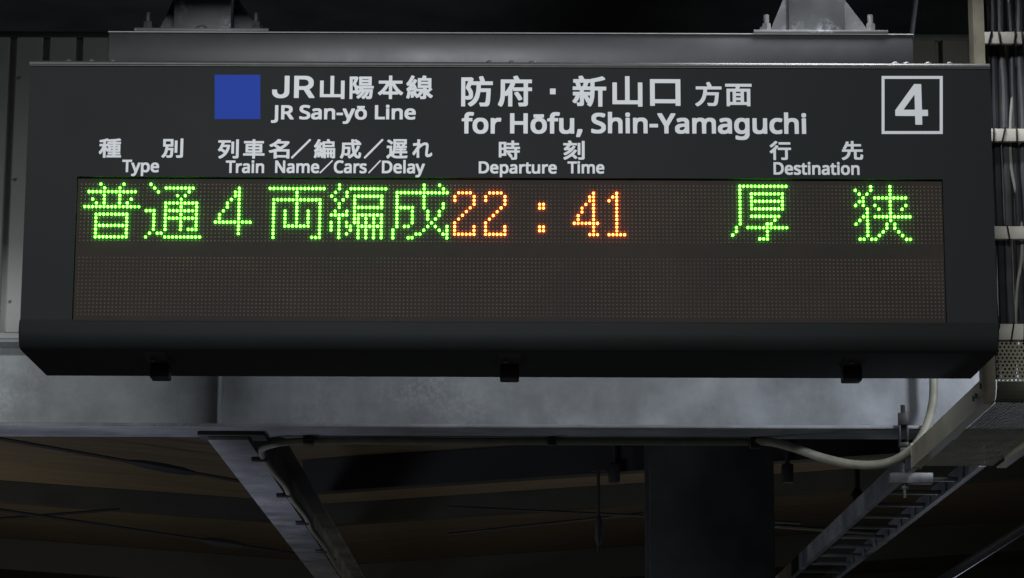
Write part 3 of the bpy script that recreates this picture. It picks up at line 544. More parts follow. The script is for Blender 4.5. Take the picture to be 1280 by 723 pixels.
MB().box(cx_ - 0.017, cx_ + 0.017, GY + 0.07, GY + 0.125, GB - 0.028, GB - 0.0005, 0.002).build('cable_clip', M_black, cb)
cx_ = P(690, 551, GY).x
MB().box(cx_ - 0.014, cx_ + 0.014, GY + 0.07, GY + 0.125, GB - 0.028, GB - 0.0005, 0.002).build('cable_clip', M_black, cb)

# ------------------------------------------------------------------ canopy roof farther off: two shallow slopes meeting in a valley
VX = -1.05
VZ = 3.39
SL = 0.07


def roof_z(x):
    return VZ + SL * abs(x - VX)


sof = thing('boarded_canopy_roof', (VX, 8, VZ), 'brown boarded underside of the canopy roof seen below the girder', 'roof')
for xa, xb in ((-7.0, VX), (VX, 7.0)):
    b = MB()
    nb = 74
    for i in range(nb):
        y0 = 5.0 + i * 0.21
        pa = [(xa, y0, roof_z(xa)), (xb, y0, roof_z(xb)), (xb, y0 + 0.206, roof_z(xb)), (xa, y0 + 0.206, roof_z(xa))]
        b.prism(pa, (0, 0, 0.03))
    b.build('board_soffit', M_plank, sof, False)


def purlin(y, depth, thick, x0, x1, label, drop=0.002):
    b = MB()
    for xa, xb in ((max(x0, -7.0), min(x1, VX)), (max(x0, VX), min(x1, 7.0))):
        if xb - xa < 0.05:
            continue
        q = [(xa, y, roof_z(xa) - drop), (xb, y, roof_z(xb) - drop), (xb, y, roof_z(xb) - depth - drop), (xa, y, roof_z(xa) - depth - drop)]
        b.prism(q, (0, thick, 0))
    o = b.build('purlin', M_beam)
    return tag(o, label, 'purlin', 'purlins under the canopy roof')


purlin(8.25, 0.115, 0.12, -7, 7, 'dark purlin crossing the brown boards, first one below the left of the girder')
purlin(11.7, 0.21, 0.12, -7, 7, 'dark purlin at the far edge of the brown boards, lowest one in view')
purlin(6.45, 0.16, 0.12, VX + 0.02, 7, 'dark purlin right of the rafter, just beneath the girder')
purlin(15.2, 0.25, 0.12, -7, 7, 'dark purlin at the far end of the canopy, behind the lowest one')

# thin brace rods under the boards


def rod(pts, r, label, thick=None):
    o = thing('brace_rod', pts[0], label, 'brace rod', 'brace rods under the canopy roof')
    MB().tube(pts, r, 8, 1).build('rod', M_beam, o)
    if thick:
        a, b = Vector(pts[0]).lerp(Vector(pts[-1]), thick[0]), Vector(pts[0]).lerp(Vector(pts[-1]), thick[1])
        mm = a.lerp(b, 0.5)
        MB().tube([a, a.lerp(b, 0.2), mm, a.lerp(b, 0.8), b], [r, r * 2.2, r * 2.6, r * 2.2, r], 8, 1).build('turnbuckle', M_beam, o)
    return o


ya, yb = 5.6, 6.4
rod([P(-160, 520, ya), P(330, 607, yb)], 0.0085, 'thin dark brace rod with a thick turnbuckle, upper left under the girder', (0.64, 0.82))
rod([P(-160, 614, 6.6), P(420, 700, 7.4)], 0.009, 'thin dark brace rod crossing the lower left boards', (0.70, 0.80))
rod([P(-160, 661, 7.2), P(150, 637, 7.6)], 0.008, 'short thin brace rod slanting up to the first purlin at far left')
rod([P(560, 634, 7.4), P(1000, 654, 6.9)], 0.008, 'thin brace rod falling to the right towards the dark column')
rod([P(560, 668, 7.6), P(880, 634, 7.2)], 0.008, 'thin brace rod rising to the right towards the dark column')
rod([P(930, 655, 7.0), P(1120, 668, 7.4)], 0.012, 'thin brace rod right of the dark column')

# dark column standing under the canopy
cy = 5.2
c0, c1 = P(812, 640, cy).x, P(968, 640, cy).x
col = thing('steel_column', ((c0 + c1) / 2, cy, 0), 'broad dark steel column standing below the girder right of centre', 'column')
MB().box(c0, c1, cy, cy + 0.03, 0.0, 3.44, 0.004).build('flange', M_colm, col)
MB().box((c0 + c1) / 2 - 0.02, (c0 + c1) / 2 + 0.02, cy + 0.0305, cy + 0.4, 0.0, 3.42).build('web', M_colm, col)
MB().box(c0, c1, cy + 0.4005, cy + 0.43, 0.0, 3.44, 0.004).build('flange', M_colm, col)

# little hangers under the canopy
def hanger(px, y0, y1, Y, r, label, box=None):
    o = thing('roof_hanger', P(px, y0, Y), label, 'hanger', 'small hangers under the canopy roof')
    a, b = P(px, y0, Y), P(px, y1, Y)
    b.x = a.x
    b.y = a.y
    MB().cyl(a, b, r, 10).build('rod', M_beam, o)
    mid = a.lerp(b, 0.72)
    MB().tube([mid + Vector((0, 0, 0.07)), mid + Vector((0, 0, 0.03)), mid, mid - Vector((0, 0, 0.04)), mid - Vector((0, 0, 0.08))], [r, r * 2.6, r * 2.0, r * 2.4, r], 10, 1).build('shackle', M_beam, o)
    MB().box(a.x - 0.035, a.x + 0.035, a.y - 0.02, a.y + 0.02, a.z - 0.005, a.z + 0.02).build('bracket', M_beam, o)
    return o


hanger(748, 588, 690, 6.2, 0.008, 'thin hanging rod with shackle left of the dark column')
hanger(1071, 585, 645, 6.2, 0.014, 'short thick hanging rod right of the dark column')
for px, lab in ((768, 'small dark junction box under the canopy left of the dark column'), (985, 'small dark junction box under the canopy right of the dark column')):
    p = P(px, 592, 6.4)
    o = thing('junction_box', p, lab, 'junction box', 'junction boxes under the canopy roof')
    MB().box(p.x - 0.028, p.x + 0.028, p.y, p.y + 0.05, p.z - 0.045, p.z + 0.05, 0.008).build('box_body', M_beam, o)
    MB().cyl((p.x, p.y + 0.025, p.z + 0.05), (p.x, p.y + 0.025, p.z + 0.16), 0.012, 10).build('cable_gland', M_beam, o)

# pipe low on the right
a, b = P(1120, 762, 5.4), P(1400, 584, 3.2)
pipe = thing('handrail_pipe', a, 'dim grey pipe slanting up at the bottom right corner', 'pipe')
MB().cyl(a, b, 0.021, 14).build('pipe_tube', M_rail, pipe)
MB().cyl(a.lerp(b, 0.93), a.lerp(b, 0.97), 0.027, 14).build('pipe_collar', M_rail, pipe)

# slanting pole seen above the right end of the sign
a, b = P(1136, 70, 1.6), P(1152, -60, 1.5)
pole = thing('conduit_pole', a, 'thin dim pole rising behind the right end of the mounting rail', 'pole')
MB().cyl(a, b, 0.009, 12).build('pole_tube', M_cab, pole)
MB().cyl(a - Vector((0, 0, 0.02)), a + Vector((0, 0, 0.02)), 0.013, 12).build('pole_socket', M_cab, pole)

# ------------------------------------------------------------------ cable ladder on the right
TY = 0.45
tx0 = P(1217, 40, TY).x
tx1 = tx0 + 0.30
tz = P(1243, 502, TY).z                       # underside of its horizontal run
tzt = 4.5
yj = 1.80                                      # where the cream elbow meets the plain ladder
lad = thing('cable_ladder', (tx0, TY, tz), 'cream cable ladder coming down beside the right end of the sign, with a perforated cover', 'cable ladder')
bend = 0.05


def rail(x0, x1, lip):
    """channel rail: straight down, round the elbow, then level away from the viewer"""
    b = MB()
    inner = TY + 0.075
    prof = [(TY, tzt), (TY, tz + bend)]
    for k in range(1, 7):
        a = math.pi / 2 * k / 6
        prof.append((TY + bend - bend * math.cos(a), tz + bend - bend * math.sin(a)))
    prof += [(yj, tz), (yj, tz + 0.07), (inner, tz + 0.07), (inner, tzt)]
    b.prism_x(prof, x0, x0 + 0.004) if lip > 0 else b.prism_x(prof, x1 - 0.004, x1)
    # face strip of the channel, front and underside
    xa, xb = (x0 + 0.0045, x0 + lip) if lip > 0 else (x1 + lip, x1 - 0.0045)
    outer = [(TY, tzt), (TY, tz + bend)]
    inn = [(TY + 0.004, tzt), (TY + 0.004, tz + bend)]
    for k in range(1, 7):
        a = math.pi / 2 * k / 6
        outer.append((TY + bend - bend * math.cos(a), tz + bend - bend * math.sin(a)))
        inn.append((TY + bend - (bend - 0.004) * math.cos(a), tz + bend - (bend - 0.004) * math.sin(a)))
    outer.append((yj, tz))
    inn.append((yj, tz + 0.004))
    b.prism_x(outer + inn[::-1], xa, xb)
    return b


rail(tx0, tx0 + 0.03, 0.030).build('side_rail', M_cream, lad, False)
rail(tx1 - 0.03, tx1, -0.030).build('side_rail', M_cream, lad, False)
MB().box(tx0 - 0.004, tx0 + 0.03, yj - 0.006, yj - 0.0005, tz - 0.004, tz + 0.078, 0.001).build('end_plate', M_cream, lad)
MB().box(tx0 - 0.006, tx0 - 0.0005, TY - 0.004, TY + 0.05, tz + 0.02, tz + 0.15, 0.001).build('splice_plate', M_cream, lad)
for y, z in ((TY + 0.022, tz + 0.045), (TY + 0.022, tz + 0.125), (TY + 0.10, tz + 0.03), (TY + 0.14, tz + 0.03)):
    MB().cyl((tx0 - 0.011, y, z), (tx0 - 0.0045, y, z), 0.008, 8).build('splice_bolt', M_bolt, lad)
rung_z = []
for ya, yb in ((40, 55), (161, 177), (283, 299), (405, 425)):
    za, zb = P(1245, yb, TY).z, P(1245, ya, TY).z
    rung_z.append((za, zb))
    r = MB().box(tx0 + 0.0305, tx1 - 0.0305, TY - 0.002, TY + 0.016, za, zb, 0.002).build('rung', M_rung, lad)
    random.seed(int(ya))
    for k in range(7):
        x = tx0 + 0.045 + k * 0.031 + random.uniform(-0.006, 0.006)
        lean = random.uniform(-0.006, 0.006)
        if ya == 283 and k in (0, 2, 4):
            continue
        MB().tube([(x + lean, TY + 0.03, zb + 0.004), (x + lean, TY - 0.004, zb + 0.001), (x, TY - 0.0055, (za + zb) / 2), (x - lean, TY - 0.004, za - 0.001), (x - lean, TY + 0.03, za - 0.004)], 0.0026, 6, 2).build('cable_tie', M_black, lad)


def perforated(origin, u, v, nu, nv, du, dv, nrm, hole):
    """plate of nu x nv cells, each with a real round hole, rows staggered, 2 mm thick"""
    b = bmesh.new()
    u, v, nrm = Vector(u), Vector(v), Vector(nrm)
    for j in range(nv):
        sh = 0.5 * du if j % 2 else 0
        for i in range(nu):
            c = Vector(origin) + u * (i * du + sh) + v * (j * dv)
            rim = []
            for cx, cyy in ((1, 0), (1, 1), (0, 1), (-1, 1), (-1, 0), (-1, -1), (0, -1), (1, -1)):
                ang = math.atan2(cyy, cx)
                rim.append((c + u * (cx * du / 2) + v * (cyy * dv / 2), c + u * (hole * math.cos(ang)) + v * (hole * math.sin(ang))))
            ov = [b.verts.new(p) for p, q in rim]
            iv = [b.verts.new(q) for p, q in rim]
            iw = [b.verts.new(q + nrm * 0.0006) for p, q in rim]
            for k in range(8):
                l = (k + 1) % 8
                b.faces.new((ov[k], ov[l], iv[l], iv[k]))
                b.faces.new((iv[k], iv[l], iw[l], iw[k]))
    mb = MB()
    mb.b.free()
    mb.b = b
    return mb


zt = rung_z[-1][0] - 0.004
du, dv = 0.0115, 0.010
nu = int((tx1 - tx0 - 0.075) / du)
nv = int((zt - tz - bend) / dv)
perforated((tx0 + 0.040, TY + 0.006, zt - dv / 2), (1, 0, 0), (0, 0, -1), nu, nv, du, dv, (0, 1, 0), 0.0033).build('perforated_cover', M_cream, lad, False)
nv2 = int((yj - TY - bend) / dv)
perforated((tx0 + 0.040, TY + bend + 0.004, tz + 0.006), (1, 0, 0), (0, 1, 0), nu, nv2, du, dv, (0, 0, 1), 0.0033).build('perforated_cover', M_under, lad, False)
bc = MB()
prof = []
for k in range(7):
    a = math.pi / 2 * k / 6
    prof.append((TY + 0.006 + bend - bend * math.cos(a), tz + 0.006 + bend - bend * math.sin(a)))
prof += [(y + 0.0015 * 0.7, z + 0.0015 * 0.7) for y, z in prof[::-1]]
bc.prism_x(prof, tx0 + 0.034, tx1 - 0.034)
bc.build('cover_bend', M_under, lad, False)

# plain galvanised ladder that carries on away from the elbow
ld2 = thing('galvanised_cable_ladder', (tx0, yj, tz), 'dull galvanised cable ladder running away below the cream elbow at lower right', 'cable ladder')
lx0, lx1 = tx0 + 0.004, tx0 + 0.236
for x in (lx0, lx1):
    s = 1 if x == lx0 else -1
    b = MB().box(min(x, x + s * 0.004), max(x, x + s * 0.004), yj + 0.004, 11, tz + 0.004, tz + 0.074, 0.001)
    b.box(min(x + s * 0.0045, x + s * 0.022), max(x + s * 0.0045, x + s * 0.022), yj + 0.004, 11, tz + 0.004, tz + 0.008)
    b.build('side_rail', M_zincd, ld2, False)
for k in range(24):
    y = 2.2 + k * 0.36
    MB().box(lx0 + 0.0225, lx1 - 0.0225, y, y + 0.03, tz + 0.010, tz + 0.024, 0.003).build('rung', M_zincd, ld2)

# threaded hanger with its strut
hy = GY - 0.13
hx = P(1129, 540, hy).x
zs = P(1140, 605, hy).z
hg = thing('threaded_hanger', (hx, hy, zs), 'dark threaded hanger rod clamped to the girder, carrying a short grey strut', 'hanger')
b = MB()
b.box(hx - 0.016, hx + 0.016, hy - 0.012, hy + 0.004, GB + 0.010, GB + 0.05, 0.002)
b.box(hx - 0.016, hx - 0.009, hy - 0.010, hy + 0.004, GB - 0.045, GB + 0.0095, 0.001)
b.box(hx + 0.009, hx + 0.016, hy - 0.010, hy + 0.004, GB - 0.045, GB + 0.0095, 0.001)
b.box(hx - 0.017, hx + 0.017, hy - 0.011, hy + 0.006, GB - 0.062, GB - 0.0455, 0.002)
b.build('beam_clamp', M_black, hg)
MB().cyl((hx, hy - 0.004, GB + 0.0505), (hx, hy - 0.004, GB + 0.075), 0.008, 6).build('clamp_bolt', M_black, hg)
MB().cyl((hx, hy, GB - 0.0625), (hx, hy, zs - 0.045), 0.0055, 10).build('threaded_rod', M_bolt, hg)
MB().box(hx - 0.05, tx0 + 0.075, hy - 0.021, hy + 0.021, zs, min(zs + 0.034, tz - 0.0015), 0.003).build('strut', M_zincd, hg)
MB().cyl((hx, hy, zs - 0.016), (hx, hy, zs - 0.0005), 0.011, 6).build('hex_nut', M_bolt, hg)
MB().cyl((hx, hy, zs + 0.0345), (hx, hy, zs + 0.046), 0.011, 6).build('hex_nut', M_bolt, hg)
MB().cyl((hx, hy, GB - 0.082), (hx, hy, GB - 0.0635), 0.012, 6).build('hex_nut', M_bolt, hg)

# bundle of cables tied to the back of the rungs
zc0 = rung_z[-1][0] - 0.10
spec = [(0.040, 0.011, 0, 'thick dark grey'), (0.062, 0.012, 1, 'black'), (0.085, 0.011, 0, 'thick dark grey'), (0.102, 0.0048, 2, 'thin pale'), (0.114, 0.011, 1, 'black'),
        (0.136, 0.012, 0, 'thick dark grey'), (0.152, 0.0045, 2, 'thin pale'), (0.166, 0.012, 2, 'beige'), (0.190, 0.012, 1, 'black'), (0.214, 0.012, 0, 'thick dark grey'), (0.238, 0.012, 1, 'black'), (0.260, 0.011, 0, 'dark')]
labs = ['dark grey cable nearest the left rail of the cream ladder', 'black cable second from the left rail of the cream ladder', 'dark grey cable third from the left rail of the cream ladder',
        'thin pale cable with a sideways kink among the dark ones on the cream ladder', 'black cable just right of the thin kinked pale cable', 'dark grey cable between the black one and a straight thin pale one',
        'thin pale cable running straight beside the thick beige one', 'thick beige cable near the right edge of the photo']
random.seed(3)
for i, (dx, r, kind, _) in enumerate(spec):
    pts = []
    n = 15
    for k in range(n):
        z = tzt - 0.02 + (zc0 - tzt + 0.02) * k / (n - 1)
        wob = 0.004 if kind != 2 else 0.007
        x = tx0 + dx + random.uniform(-wob, wob)
        if kind == 2 and i == 3:
            x += 0.018 * max(0, math.sin(k * 1.3))
        pts.append((x, TY + 0.036 + random.uniform(-0.003, 0.004) + (0.002 if kind == 2 else 0.008), z))
    o = MB().tube(pts, r, 10, 4).build('power_cable', (M_cab, M_cabd, M_cabp)[kind])
    lab = labs[i] if i < 8 else 'dark cable at the right side of the cream ladder, past the photo edge'
    tag(o, lab, 'cable', 'cables tied to the cream ladder')

# conduit that loops down in front of the girder
hp = [(1166, 380, GY - 0.10), (1166, 440, GY - 0.10), (1167, 475, GY - 0.10), (1166, 503, GY - 0.10), (1157, 536, GY - 0.14), (1138, 563, GY - 0.15), (1108, 579, GY - 0.12), (1070, 581, GY - 0.08), (1030, 573, GY - 0.03), (995, 561, GY + 0.02), (965, 553, GY + 0.06), (940, 551.5, GY + 0.09)]
hp = [P(*q) for q in hp]
hose = thing('flexible_conduit', hp[2], 'beige flexible conduit looping down below the right end of the sign', 'conduit')
MB().tube(hp, 0.0145, 12, 8).build('conduit_tube', M_hose, hose)
q = P(945, 551, GY + 0.09)
MB().box(q.x - 0.02, q.x + 0.012, q.y - 0.02, q.y + 0.02, GB - 0.036, GB - 0.0005, 0.003).build('saddle_clip', M_black, hose)

# ------------------------------------------------------------------ the sign
X0, X1 = P(22.5, 430, 0).x, P(1249.5, 434, 0).x
ZT, ZB = P(636, 77.5, 0).z, P(636, 437.5, 0).z
DEP = 0.42
sign = thing('departure_sign', ((X0 + X1) / 2, 0, ZB), 'wide black railway departure board with white lettering above a green and orange dot display', 'departure sign')
wx0, wx1 = P(93, 312, 0).x, P(1181, 312, 0).x        # display window
wz1, wz0 = P(636, 222.5, 0).z, P(636, 402, 0).z
zj = wz0
prof = [(0.0205, ZT - 0.014), (0.0205, zj), (0.0, zj), (0.0, ZB + 0.042)]
for k in range(1, 7):
    a = math.pi / 2 * k / 6
    prof.append((0.030 - 0.030 * math.cos(a), ZB + 0.042 - 0.042 * math.sin(a)))
prof += [(DEP, ZB), (DEP, ZT), (0.034, ZT), (0.034, ZT - 0.014)]
MB().prism_x(prof, X0, X1, 0.004).build('cabinet', M_face, sign)
# front panel: a sheet with the display window cut out
fz1, fz0 = ZT - 0.0165, zj + 0.0003
b = MB()
b.box(X0 + 0.003, wx0, 0.0, 0.0203, fz0, fz1)
b.box(wx1, X1 - 0.003, 0.0, 0.0203, fz0, fz1)
b.box(wx0, wx1, 0.0, 0.0203, wz1, fz1)
b.build('front_panel', M_face, sign, False)
# top edge trim
b = MB()
tp = [(0.034, ZT - 0.0138), (0.001, ZT - 0.0138), (0.001, ZT - 0.0115), (-0.003, ZT - 0.0105), (-0.003, ZT - 0.006), (0.001, ZT - 0.0015), (0.005, ZT + 0.0002), (0.034, ZT + 0.0002)]
b.prism_x(tp, X0 + 0.001, X1 - 0.001)
b.build('top_trim', M_trim, sign, False)
for px in (88, 117, 143, 612, 640, 665, 1117, 1131, 1158, 1185):
    q = P(px, 77, 0.04)
    MB().ball((q.x, 0.013, ZT + 0.0006), 0.0075, 1.3, 0.9, 0.9).build('screw_head', M_bolt, sign)
# latches under the bottom
for px in (191, 637, 1074):
    q = P(px, 438, 0.03)
    lt = MB().prism_x([(0.045, ZB - 0.0003), (0.20, ZB - 0.0003), (0.20, ZB - 0.010), (0.13, ZB - 0.010)], q.x - 0.028, q.x + 0.028).build('latch', M_black, sign)
    MB().box(q.x - 0.025, q.x + 0.025, 0.165, 0.225, ZB - 0.047, ZB - 0.0105, 0.004).build('latch_handle', M_black, lt)
    MB().cyl((q.x - 0.010, 0.11, ZB - 0.014), (q.x - 0.010, 0.11, ZB - 0.0102), 0.006, 10).build('latch_screw', M_bolt, lt)
# thin bright sill at the bottom of the window
MB().box(wx0, wx1, -0.0015, 0.004, wz0 - 0.0025, wz0 + 0.0002).build('window_sill', M_face, sign, False)

# ---- lettering
def unpack(s):
    return [[(v[i] / 1000.0, v[i + 1] / 1000.0) for i in range(0, len(v), 2)] for v in s]


def letters(name, loops, parent, material, thick=0.0006, y=-0.0004):
    """fills outlines given in sign coordinates (x, z) and gives them the thickness of a film"""
    cu = bpy.data.curves.new(name, 'CURVE')
    cu.dimensions = '2D'
    cu.fill_mode = 'BOTH'
    cu.extrude = thick / 2
    for lp in loops:
        s = cu.splines.new('POLY')
        s.points.add(len(lp) - 1)
        for p, (x, z) in zip(s.points, lp):
            p.co = (x, z, 0, 1)
        s.use_cyclic_u = True
    o = bpy.data.objects.new(name, cu)
    COL.objects.link(o)
    bpy.context.view_layer.update()
    me = bpy.data.meshes.new_from_object(o.evaluated_get(bpy.context.evaluated_depsgraph_get()))
    bpy.data.objects.remove(o)
    bpy.data.curves.remove(cu)
    me.transform(Matrix(((1, 0, 0, 0), (0, 0, -1, y), (0, 1, 0, 0), (0, 0, 0, 1))))
    me.materials.clear()
    me.materials.append(material)
    me.name = name
    ob = bpy.data.objects.new(name, me)
    COL.objects.link(ob)
    ob.parent = parent
    ob.location = -Vector(parent.location)
    return ob


def bounds(loops):
    xs = [x for l in loops for x, z in l]
    zs = [z for l in loops for x, z in l]
    return min(xs), max(xs), min(zs), max(zs)


def kanji(items, y0, y1):
    """items (character, left px, right px): every glyph takes its measured width, the line its measured height"""
    gl = [(unpack(GLYPHS[k][1]), a, b) for k, a, b in items]
    body = [bounds(g) for (g, a, b), it in zip(gl, items) if it[0] != 'c・']
    lo, hi = min(q[2] for q in body), max(q[3] for q in body)
    out = []
    for g, a, b in gl:
        q = bounds(g)
        xa, xb = P(a, (y0 + y1) / 2, 0).x, P(b, (y0 + y1) / 2, 0).x
        za, zb = P((a + b) / 2, y1, 0).z, P((a + b) / 2, y0, 0).z
        out += [[(xa + (x - q[0]) / (q[1] - q[0]) * (xb - xa), za + (z - lo) / (hi - lo) * (zb - za)) for x, z in l] for l in g]
    return out


def latin(text, x0, x1, cap, base, font='n', track=0.0, off=0.03):
    loops, pen = [], 0.0
    for ch in text:
        if ch == ' ':
            pen += 0.26
            continue
        adv, s = GLYPHS[font + ch]
        loops += [[(x + pen, z) for x, z in l] for l in unpack(s)]
        pen += adv + track
    q = bounds(loops)
    xm = (x0 + x1) / 2
    xa, xb = P(x0, base, 0).x, P(x1, base, 0).x
    za, zb = P(xm, base, 0).z, P(xm, cap, 0).z
    k = (zb - za) / (0.714 + 2 * off)
    return [[(xa + (x - q[0]) / (q[1] - q[0]) * (xb - xa), za + (z + off) * k) for x, z in l] for l in loops]


def rect(x0, y0, x1, y1):
    return [tuple(P(a, b, 0).xz) for a, b in ((x0, y0), (x1, y0), (x1, y1), (x0, y1))]


letters('line_colour_square', [rect(268.3, 93.8, 325.5, 149.2)], sign, M_blue)
def write(name, *runs):
    for r in runs:
        letters(name, r, sign, M_white)


write('line_name_lettering', latin('JR', 340, 393, 95.5, 122.8, 'i', 0, .022), kanji([('c山', 400, 430.8), ('c陽', 437, 467.2), ('c本', 472.5, 504), ('c線', 508, 541)], 94.7, 124.2),
      latin('JR', 338.8, 367, 131.8, 149.6), latin('San-yō', 374, 458.5, 131.8, 149.6), latin('Line', 468.5, 519.6, 131.8, 149.6))
write('direction_lettering', kanji([('c防', 576.5, 616), ('c府', 622.5, 665)], 95, 133.6), [rect(687.5, 111, 694.5, 118.2)], kanji([('c新', 715.6, 757.8), ('c山', 765.5, 803), ('c口', 812.5, 850.5)], 95, 133.6),
      kanji([('c方', 869, 902), ('c面', 906.5, 939.6)], 102.8, 133.2), latin('for', 577, 626.5, 142, 167.3), latin('Hōfu,', 637.5, 728, 142, 167.3), latin('Shin-Yamaguchi', 739, 1008, 142, 167.3))
letters('platform_number_frame', [rect(1102, 95.3, 1178.4, 167.8), rect(1105.6, 98.9, 1174.6, 164.2)], sign, M_white)
letters('platform_number', latin('4', 1119.4, 1160.4, 105.6, 156.2, 'n', 0, .018), sign, M_white)
H = [('c種', 123.7, 151.6), ('c別', 202, 229)], [('c時', 623.5, 650), ('c刻', 704, 730.8)], [('c行', 962, 988.8), ('c先', 1052, 1078.8)]
for q, (ya, yb) in zip(H, ((173.4, 197.6), (176, 200), (176.6, 200.4))):
    for one in q:
        write('column_heading', kanji([one], ya, yb))
write('column_heading', kanji([('c列', 272.5, 298.5), ('c車', 304, 330.8), ('c名', 336, 362)], 174.3, 198.6), kanji([('c／', 364, 388.5)], 174, 198.6), kanji([('c編', 392.5, 419), ('c成', 425, 451.6)], 174.3, 198.6),
      kanji([('c／', 455, 479)], 174, 198.6), kanji([('c遅', 483, 509.5), ('cれ', 515.5, 540.3)], 174.3, 198.6))
write('column_heading', latin('Type', 152.5, 198.7, 200, 215.6), latin('Train', 282, 330, 201, 216.6), latin('Name', 343.8, 399, 201, 216.6), kanji([('c／', 399.5, 416)], 200.5, 217),
      latin('Cars', 417.2, 458.3, 201, 216.8), kanji([('c／', 460.5, 476)], 200.5, 217), latin('Delay', 477.3, 531, 201.2, 217), latin('Departure', 598.4, 696, 202.2, 217.2),
      latin('Time', 709.4, 755.4, 202.2, 217.2), latin('Destination', 967, 1074.5, 203.2, 218.8))

# ---- dot matrix display
brd_y = 0.012
disp = MB().box(wx0 + 0.001, wx1 - 0.001, brd_y, 0.0200, wz0 + 0.001, wz1 - 0.001).build('led_display', M_board, sign, False)
pL, pR = P(100.9, 266, brd_y), P(1175.8, 270, brd_y)
pit = (pR.x - pL.x) / 223.0
za = P(636, 232.2, brd_y).z
zb = P(636, 324.0, brd_y).z


def dot_pos(c, r, band=0):
    return pL.x + c * pit, (za if band == 0 else zb) - r * pit


TEXT = [
    (0, 'g', '5,11|6,10|2-14|6,10|3,6,10,13|4,6,10,12|1-15||4-12|4,12|4,12|4-12|4,12|4,12|4-12'),
    (16, 'g', '2|3,6-13|4,12|9,11|10|6-14|6,10,14|1-3,6-14|3,6,10,14|3,6-14|3,6,10,14|3,6,10,14|3,6,10,12-14|2,4,5|1,6-15'),
    (32, 'g', '|9|8,9|8,9|7,9|6,9|6,9|5,9|4,9|4,9|3-12|9|9|9'),
    (48, 'g', '|1-15|8|8|2-14|2,8,14|2,8,14|2,5,8,11,14|2,5,8,11,14|2,5,8,11,14|2,5,8,11,14|2,5-11,14|2,14|2,14|2,12-14'),
    (64, 'g', '3|3,6-15|2,5|1,5,7-14|2,4,7,14|3,7,14|3,7-14|2,5,7|1-5,7-14|3,7,8,10,12,14|1,3,5,7,8,10,12,14|1,3,5,6,8-14|1,3,6,8,10,12,14|3,5,8,10,12,14|3,8,10,12,14'),
    (80, 'g', '9,13|9,14|2-15|2,9|2,9|2,9,14|2-6,9,14|2,6,10,13|2,6,10,13|2,6,10,12|2,6,11|2,4,5,10,12,15|1,9,13,15|1,7,8,14,15|1,5,6,15'),
    (96, 'o', '||2-5|1,6|1,6|6|5|4|3|2|1|1,6|1,6|1-6'),
    (104, 'o', '||2-5|1,6|1,6|6|5|4|3|2|1|1,6|1,6|1-6'),
    (112, 'o', '|||||7,8|7,8|||||7,8|7,8'),
    (128, 'o', '||5|4,5|4,5|3,5|2,5|2,5|1,5|1,5|0-6|5|5|4-6'),
    (136, 'o', '||3|2,3|1,3|3|3|3|3|3|3|3|3|1-5'),
    (168, 'g', '3-15|3|3,6-14|3,6,14|3,6-14|3,6,14|3,6-14|3|3,6-13|3,12|3,10,11|2,5-15|2,10|1,10|8-10'),
    (200, 'g', '5,10|1,5,10|2,4,10|3,6-14|2,3,10|1,3,6,10,14|4,7,10,13|4,10|3,4,6-15|2,4,10|1,4,9,11|4,9,11|4,8,12|4,7,13|2,3,5,6,14,15'),
]
NS = 8
RING = [(math.cos(2 * math.pi * (k + 0.5) / NS), math.sin(2 * math.pi * (k + 0.5) / NS)) for k in range(NS)]


def domes(name, spots, r, h, material, parent):
    """small LED lenses standing proud of the board: one mesh"""
    V, Fc = [], []
    for x, z in spots:
        n = len(V)
        for cx, cz in RING:
            V.append((x + r * cx, brd_y - 0.0002, z + r * cz))
        for cx, cz in RING:
            V.append((x + 0.86 * r * cx, brd_y - h * 0.62, z + 0.86 * r * cz))
        for cx, cz in RING:
            V.append((x + 0.45 * r * cx, brd_y - h * 0.93, z + 0.45 * r * cz))
        V.append((x, brd_y - h, z))
        for q in (0, NS):
            for k in range(NS):
                l = (k + 1) % NS
                Fc.append((n + q + k, n + q + l, n + q + NS + l, n + q + NS + k))
        for k in range(NS):
            Fc.append((n + 2 * NS + k, n + 2 * NS + (k + 1) % NS, n + 3 * NS))
    me = bpy.data.meshes.new(name)
    me.from_pydata(V, [], Fc)
    me.materials.append(material)
    for p in me.polygons:
        p.use_smooth = True
    o = bpy.data.objects.new(name, me)
    COL.objects.link(o)
    o.parent = parent
    return o


lit = set()
for off, colr, rows in TEXT:
    sp = []
    for r, row in enumerate(rows.split('|')):
        for tok in row.split(','):
            if tok:
                a, b = (tok.split('-') * 2)[:2]
                for c in range(int(a), int(b) + 1):
                    lit.add((off + c, r))
                    sp.append(dot_pos(off + c, r))
    o = domes('lit_character', sp, pit * 0.335, pit * 0.64, M_green if colr == 'g' else M_orange, disp)
    o['label'] = ('green' if colr == 'g' else 'orange') + ' dot character lit on the upper row'
domes('unlit_led_grid', [dot_pos(c, r) for c in range(224) for r in range(16) if (c, r) not in lit], pit * 0.22, pit * 0.2, M_dot, disp)
domes('unlit_led_grid', [dot_pos(c, r, 1) for c in range(224) for r in range(16)], pit * 0.22, pit * 0.2, M_dot, disp)

# ---- mounting rail on top of the sign
RY0, RY1 = 0.11, 0.31
hx0, hx1 = P(135, 55, RY0).x, P(1142, 55, RY0).x
hz = P(640, 42.5, RY0).z
MB().box(hx0, hx1, RY0, RY1, ZT + 0.0005, hz, 0.004).build('mounting_rail', M_rail, sign)
MB().box(hx0, hx1, RY0 - 0.002, RY0 + 0.02, hz + 0.0003, hz + 0.003).build('rail_cap', M_cap, sign, False)

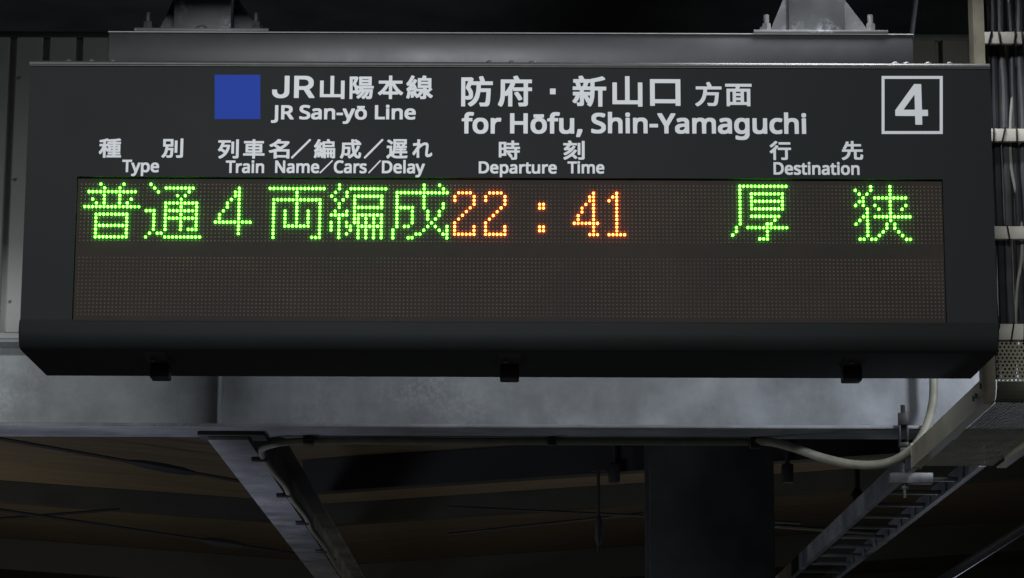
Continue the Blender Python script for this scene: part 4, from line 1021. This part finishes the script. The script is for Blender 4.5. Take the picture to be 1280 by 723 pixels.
# ------------------------------------------------------------------ hanger posts that carry the sign
PY0, PY1 = 0.14, 0.28


def post(pxl, pxr, bpl, bpr, bolts, label, extra=None):
    za_ = hz + 0.0035
    x0_, x1_ = P(pxl, 20, PY0).x, P(pxr, 20, PY0).x
    b0_, b1_ = P(bpl, 38, RY0).x, P(bpr, 38, RY0).x
    o = thing('hanger_post', ((x0_ + x1_) / 2, 0.21, za_), label, 'post', 'posts holding the sign up')
    zp = za_ + 0.009
    MB().box(b0_, b1_, RY0 - 0.004, RY1, za_, zp, 0.0012).build('base_plate', M_post, o)
    MB().box(x0_, x1_, PY0, PY1, zp + 0.0003, 4.95, 0.003).build('post_tube', M_post, o)
    for s in (-1, 1):
        xe = x0_ - 0.0005 if s < 0 else x1_ + 0.0005
        w_ = (x0_ - b0_ - 0.045) if s < 0 else (b1_ - x1_ - 0.022)
        h_ = 0.118
        q = [(xe, 0.206, zp + 0.0003), (xe + s * w_, 0.206, zp + 0.0003), (xe + s * w_, 0.206, zp + 0.006), (xe + s * 0.006, 0.206, zp + h_), (xe, 0.206, zp + h_)]
        MB().prism(q, (0, 0.009, 0)).build('gusset', M_post, o, False)
    for px in bolts:
        for y in (0.150, 0.262):
            x = P(px, 30, 0.15).x
            bo = MB().cyl((x, y, zp + 0.0003), (x, y, zp + 0.004), 0.0155, 16)
            bo.cyl((x, y, zp + 0.0042), (x, y, zp + 0.017), 0.0125, 6)
            bo.cyl((x, y, zp + 0.0172), (x, y, zp + 0.029), 0.0125, 6)
            bo.cyl((x, y, zp + 0.0292), (x, y, zp + 0.054), 0.0075, 12)
            bo.build('anchor_bolt', M_bolt, o)
    if extra:
        q = P(extra, 33, 0.125)
        MB().ball((q.x, 0.125, zp + 0.002), 0.017, 1, 0.7, 0.62).build('plug', M_bolt, o)
    return o


post(217, 289, 168, 336, (185, 320), 'dark steel hanger post over the left end of the sign, domed plug at its foot', 252)
post(986, 1056, 942, 1110, (958, 1088), 'steel hanger post with pale zinc blotches over the right end of the sign')
